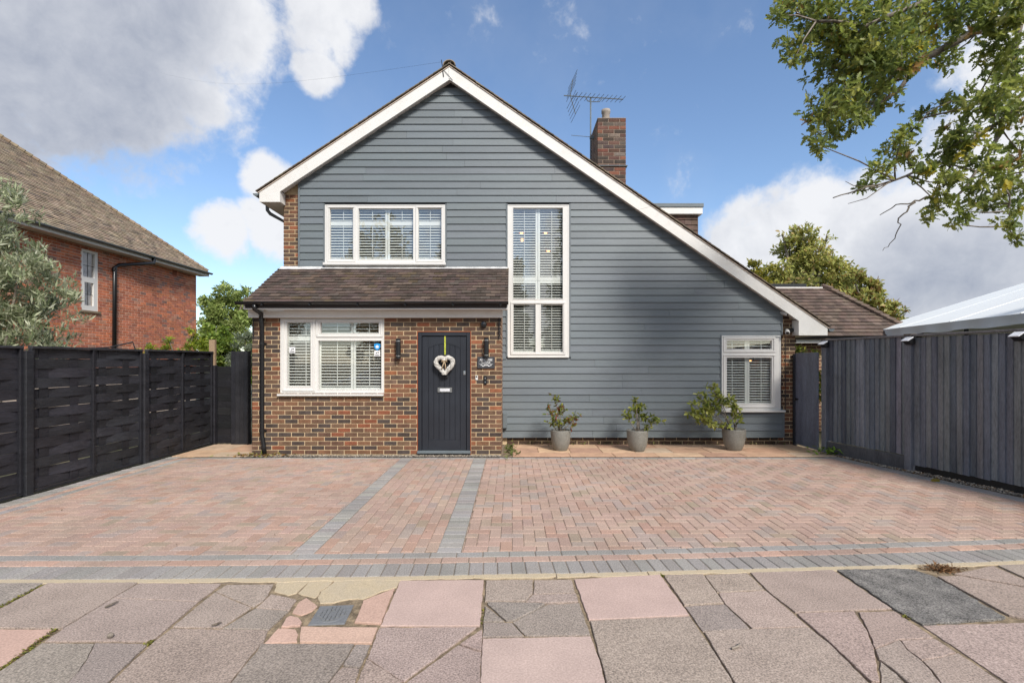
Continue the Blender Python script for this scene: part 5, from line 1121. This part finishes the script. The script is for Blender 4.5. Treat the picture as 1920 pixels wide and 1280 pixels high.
# trees across the road (seen in the windows)
for i, (x, y, h, w) in enumerate(((-9.6, -18, 13.5, 3.6), (-5.2, -19, 10.5, 2.2), (3.9, -18, 13.2, 2.0), (.4, -19, 9.4, 1.5), (12, -20, 12, 3.5), (-19, -20, 12, 4))):
    con = i in (2, 3); cl_ = []
    for k in range(16):
        t = k/15; wr_ = w*((1-t)*.95+.08) if con else w*math.sin(math.pi*(.15+.8*t))
        for q in range(4): a = random.uniform(0, 6.28); cl_.append((x+wr_*.6*math.cos(a), y+wr_*.6*math.sin(a), h*(.12+.86*t), max(.25, wr_*.42)))
    tree('conifer' if con else 'street_tree', ['broad dark street tree reflected in the upstairs window', 'narrow street tree reflected beside the broad one', 'tall dark conifer reflected in the tall window', 'short conifer reflected low in the tall window', 'street tree across the road on the right', 'street tree across the road on the far left'][i], (x, y, 0), cl_, 4200, .5, [(3, (.05, .07, .02)), (2, (.035, .05, .017)), (1, (.09, .1, .03))], LEAF4, .25, 'trees across the road', limbs=False, rng_seed=30+i)
# ---- pots
def pot(px, pyb, dia, h, label, stems, lsize, pal, seed):
    gx_, gy_ = G(px, pyb); gy_ += .03; e = empty('plant_pot', (gx_, gy_, .012), label, 'plant pot', 'three grey plant pots along the cladding')
    r = dia/2; MB().lathe([(.001, 0), (r*.62, 0), (r*.67, .012), (r*.86, h*.28), (r*.95, h*.52), (r*1.0, h*.8), (r, h*.97), (r*1.0, h), (r*.93, h), (r*.9, h*.9), (.001, h*.88)], 28, (gx_, gy_, .012)).build('pot', M['pot'], e, smooth=True)
    MB().lathe([(.001, h*.895), (r*.9, h*.89)], 20, (gx_, gy_, .012)).build('soil', M['jointdirt'], e)
    rg_ = np.random.default_rng(seed); st = MB(); P, C, S, Rr = [], [], [], []
    for (ex, ez, ey, dens) in stems:
        b = np.array([gx_+rg_.uniform(-.05, .05), gy_+rg_.uniform(-.04, .04), h*.9]); tip = np.array([gx_+ex, gy_+ey, ez]); mid = (b+tip)/2+rg_.normal(size=3)*.03; mid[2] += .02
        q = [Vector(b), Vector(b*.5+mid*.5+rg_.normal(size=3)*.01), Vector(mid), Vector(mid*.4+tip*.6), Vector(tip)]; st.tube(q, [.009, .008, .0065, .005, .003], 6)
        for k in range(int(dens*1.45)):                          # side shoots carrying leaf whorls
            t = 1-rg_.uniform(0, .55)**1.3; p = b+(tip-b)*t if t > .5 else mid; p = (mid+(tip-mid)*(t-.5)*2) if t > .5 else p
            sh = rg_.normal(size=3); sh /= np.linalg.norm(sh); sh[2] = abs(sh[2])*.6; q = p+sh*rg_.uniform(.02, .11); st.tube([Vector(p), Vector(q)], [.0035, .002], 4)
            for _ in range(rg_.integers(3, 6)):
                d = sh*.5+rg_.normal(size=3)*.8; d /= np.linalg.norm(d); P.append(q); Rr.append(d); S.append(lsize*rg_.uniform(.6, 1.25)); c = pal[rg_.choice(len(pal), p=np.array([w for w, _ in pal])/sum(w for w, _ in pal))][1]; C.append(np.array(c)*rg_.uniform(.75, 1.25))
    a = np.array(Rr); bb = rg_.normal(size=a.shape)*.7+np.array([0, 0, 1.]); bb -= (bb*a).sum(1)[:, None]*a; bb /= np.linalg.norm(bb, axis=1)[:, None]
    pl_ = leaves('foliage', BROAD[0], BROAD[1], np.array(P), np.stack([a, np.cross(bb, a), bb], 2), S, np.clip(C, 0, 1), M['leaf'], e); st.build('stems', M['bark'], e, smooth=True)
    return e
LG = [(3, (.23, .26, .04)), (2, (.14, .18, .03)), (1.5, (.36, .36, .08)), (1, (.08, .11, .025))]
LRD = LG+[(2, (.2, .1, .03)), (1, (.24, .06, .03))]
pot(1051.5, 845, .36, .36, 'round grey pot nearest the porch with a red tinged shrub', [(-.13, .97, 0, 8), (-.25, .78, -.05, 9), (.05, .8, .05, 8), (.28, .62, -.05, 10), (-.08, .6, -.08, 8), (.15, .55, .05, 8), (.0, .5, -.1, 6), (-.2, .5, 0, 3), (.2, .42, -.1, 3)], .075, LRD, 1)
pot(1196, 846, .375, .365, 'middle grey pot with a sparse green shrub against the boards', [(-.02, .93, 0, 12), (-.2, .66, -.04, 7), (.1, .82, .04, 5), (.22, .62, -.05, 10), (.33, .55, -.08, 8), (.17, .45, -.12, 6), (-.07, .75, 0, 8)], .08, LG, 2)
pot(1377.5, 844.5, .40, .375, 'right-hand grey pot with a large lopsided shrub under the window', [(-.42, 1.17, 0, 14), (-.75, .82, -.05, 14), (-.62, .98, .03, 13), (-.82, .68, -.05, 12), (-.65, .6, -.06, 12), (-.55, .5, -.05, 8), (-.12, .95, -.02, 12), (.0, .88, -.04, 7), (-.3, 1.0, .02, 10), (-.06, .62, -.05, 5), (-.2, .42, -.1, 6), (.12, .6, 0, 2), (-.45, .85, 0, 12)], .095, [(3, (.36, .39, .09)), (3, (.25, .29, .055)), (1.5, (.48, .48, .15)), (1, (.11, .15, .03))], 3)
# ---- ground clutter
def scatter(name, n, fx, size, pal, tpl, m, seed, label=None, flat=.5, **k):
    rg_ = np.random.default_rng(seed); P = np.array([fx(rg_) for _ in range(n)]); a = rg_.normal(size=(n, 3)); a[:, 2] *= flat; a /= np.linalg.norm(a, axis=1)[:, None]
    b = rg_.normal(size=(n, 3))*.4+np.array([0, 0, 1.]); b -= (b*a).sum(1)[:, None]*a; b /= np.linalg.norm(b, axis=1)[:, None]
    return leaves(name, tpl[0], tpl[1], P, np.stack([a, np.cross(b, a), b], 2), size*rg_.uniform(.5, 1.4, n), colvar(n, pal, .3, rg_), M[m], None, label=label, cat=k.get('cat', 'litter'), kind='stuff')
OCT = ([(1, 0, 0), (-1, 0, 0), (0, 1, 0), (0, -1, 0), (0, 0, .7), (0, 0, -.7)], [(0, 2, 4), (2, 1, 4), (1, 3, 4), (3, 0, 4), (2, 0, 5), (1, 2, 5), (3, 1, 5), (0, 3, 5)])
STC = [(2, (.28, .24, .19)), (2, (.18, .15, .12)), (1, (.4, .36, .3)), (1, (.1, .09, .08))]
scatter('gravel_strip', 2600, lambda g: (g.uniform(-4.4, -.2), g.uniform(8.212, 8.36), g.uniform(-.004, .008)), .011, STC, OCT, 'pebble', 41, 'narrow gravel strip at the foot of the porch wall', cat='gravel')
def rfp(g): y = g.uniform(4.4, 8.5); return (fence_x(y)-g.uniform(-.06, .125), y, g.uniform(-.006, .012))
scatter('fence_gravel', 3200, rfp, .014, STC+[(1, (.2, .11, .05))], OCT, 'pebble', 42, 'strip of gravel and dirt along the right fence', cat='gravel')
scatter('leaf_litter', 170, lambda g: (-4.25+g.normal()*.28, 8.29+g.normal()*.045, g.uniform(.004, .03)), .06, [(2, (.3, .22, .06)), (2, (.2, .11, .04)), (1, (.22, .22, .05))], BROAD, 'moss', 43, 'fallen brown and yellow leaves round the porch downpipe')
scatter('fence_weeds', 90, lambda g: (5.50+g.normal()*.15, 8.36+g.normal()*.08, g.uniform(.0, .13)), .09, [(2, (.16, .26, .03)), (1, (.22, .3, .06))], BROAD, 'moss', 44, 'small green weeds at the foot of the right fence post', cat='weeds')
scatter('plinth_weeds', 260, lambda g: (g.uniform(.1, 5.4), 9.39+g.normal()*.015, abs(g.normal())*.03), .04, [(2, (.12, .15, .03)), (1, (.2, .2, .06)), (1, (.3, .26, .12))], BROAD, 'moss', 45, 'tiny weeds and debris along the foot of the clad wall', cat='weeds')
scatter('corner_weeds', 120, lambda g: (-.03+g.normal()*.07, 8.75+g.normal()*.3, g.uniform(0, .07)), .06, [(2, (.08, .1, .02)), (1, (.13, .16, .04))], BROAD, 'moss', 46, 'mossy weeds in the corner right of the porch', cat='weeds')
def jm(g):
    p, q = [((85, 1093), (0, 1138)), ((105, 1178), (0, 1254)), ((285, 1200), (275, 1207)), ((1692, 1152), (1700, 1158)), ((1240, 1076), (1243, 1080)), ((905, 1140), (903, 1168))][g.choice(6, p=[.35, .35, .1, .08, .06, .06])]
    t = g.uniform(); x, y = G(p[0]+(q[0]-p[0])*t, p[1]+(q[1]-p[1])*t); return (x+g.normal()*.008, y+g.normal()*.008, g.uniform(-.012, .002))
scatter('joint_moss', 900, jm, .016, [(2, (.2, .19, .03)), (1, (.12, .13, .03)), (1, (.14, .09, .04))], BROAD, 'moss', 47, 'moss growing in the pavement joints', cat='moss')
scatter('pine_needles', 380, lambda g: tuple(np.array([*G(1765, 1066), 0])+np.array([g.normal()*.06, g.normal()*.03, g.uniform(.002, .01)])), .04, [(2, (.2, .1, .04)), (1, (.13, .07, .03))], LANCE, 'moss', 48, 'small heap of brown needles beside the tarmac patch', cat='litter')
def drv(g): return (g.uniform(-5.2, 5.4), g.uniform(4, 8), .004)
scatter('drive_litter', 60, drv, .02, [(2, (.12, .08, .04)), (1, (.3, .25, .1))], BROAD, 'moss', 49, 'scattered specks of leaf debris on the block paving')
for i, (p, q, lab) in enumerate((((197, 1141), (222, 1129), 'dark twig lying on the left pavement slabs'), ((397, 1175), (415, 1169), 'short dark twig near the cracked slabs'), ((1372, 1219), (1387, 1209), 'curved dark twig on the right-hand slabs'))):
    a, b = Vector((*G(*p), .012)), Vector((*G(*q), .012)); MB().tube([a, a.lerp(b, .5)+Vector((.008, -.012, .004)), b], [.006, .007, .004], 6).build('twig', M['bark'], label=lab, cat='twig')
ml = OAK; lv = G(1752, 902); leaves('fallen_leaf', OAK[0], OAK[1], np.array([[lv[0]-.06, lv[1], .012]]), rand_rot(1, (1, 0, 0), .05), [.14], np.array([[.33, .25, .04]]), M['leaf'], label='yellow fallen oak leaf on the drive by the right fence', cat='leaf')
pn = G(207, 1195); MB().lathe([(.001, 0), (.016, .004), (.018, .014), (.008, .024), (.001, .026)], 8, (pn[0], pn[1], .004)).build('seed_case', M['bark'], label='small brown seed case on the left pavement slab', cat='seed case')

# ---- silver car parked across the road, mirrored in the porch window
car = empty('parked_car', (-5.4, -3.5, -.03), 'silver hatchback on the road, reflected in the porch window', 'car')
prof = [(-2.12, .32), (-2.15, .6), (-2.0, .78), (-1.2, .96), (-.95, .98), (1.55, 1.0), (2.0, .98), (2.1, .7), (2.08, .34), (1.75, .3), (1.66, .5), (1.45, .62), (1.2, .62), (1.0, .5), (.92, .28), (-.92, .26), (-1.0, .5), (-1.2, .62), (-1.45, .62), (-1.66, .5), (-1.75, .3)]
cabin = [(-1.0, .97), (-.25, 1.40), (.3, 1.47), (1.2, 1.44), (1.75, 1.24), (1.95, .98)]
def loft(pr, hw, n=5, tuck=.0):
    m_ = MB(); k = len(pr); V = []
    for q in range(n+1):
        t = -1+2*q/n; sc = 1-.04*t**4
        for a, b in pr: V.append((-5.4+a*sc, -3.5+t*hw*(1-tuck*max(0, b-.95)), -.03+b-(.03*t**4 if b > .7 else 0)))
    m_.add(V, [(q*k+i, q*k+(i+1) % k, (q+1)*k+(i+1) % k, (q+1)*k+i) for q in range(n) for i in range(k)]+[tuple(range(k))[::-1], tuple(range(n*k, n*k+k))]); return m_
loft(prof, .86).build('body', M['carpaint'], car); loft(cabin, .80, 5, .35).build('cabin', M['carpaint'], car)
for sg_ in (-1, 1):
    for wn in ([(-.72, 1.02), (-.2, 1.34), (.3, 1.40), (.3, 1.02)], [(.38, 1.02), (.38, 1.40), (1.15, 1.37), (1.5, 1.2), (1.6, 1.03)]):
        MB().add([(-5.4+a, -3.5+sg_*(.80*(1-.35*max(0, b-.95))+.006), -.03+b) for a, b in wn], [tuple(range(len(wn)))]).build('side_window', M['carglass'], car)
MB().add([(-6.37, -4.15, .97), (-6.37, -2.85, .97), (-5.7, -2.95, 1.35), (-5.7, -4.05, 1.35)], [(0, 1, 2, 3)]).build('windscreen', M['carglass'], car)
for sx_ in (-1.32, 1.32):
    for sy_ in (-.78, .78):
        w_o = MB(); w_o.tube([(-5.4+sx_, -3.5+sy_-.1, .28), (-5.4+sx_, -3.5+sy_+.1, .28)], .31, 20); wo = w_o.build('wheel', M['black'], car); rm = MB(); rm.tube([(-5.4+sx_, -3.5+sy_-.105, .28), (-5.4+sx_, -3.5+sy_+.105, .28)], .2, 16); rm.build('rim', M['silver'], wo)
for sy_ in (-.62, .62): MB().box(-7.55, -7.38, -3.5+sy_-.16, -3.5+sy_+.16, .58, .70, b=.03).build('headlight', M['paperwhite'], car)
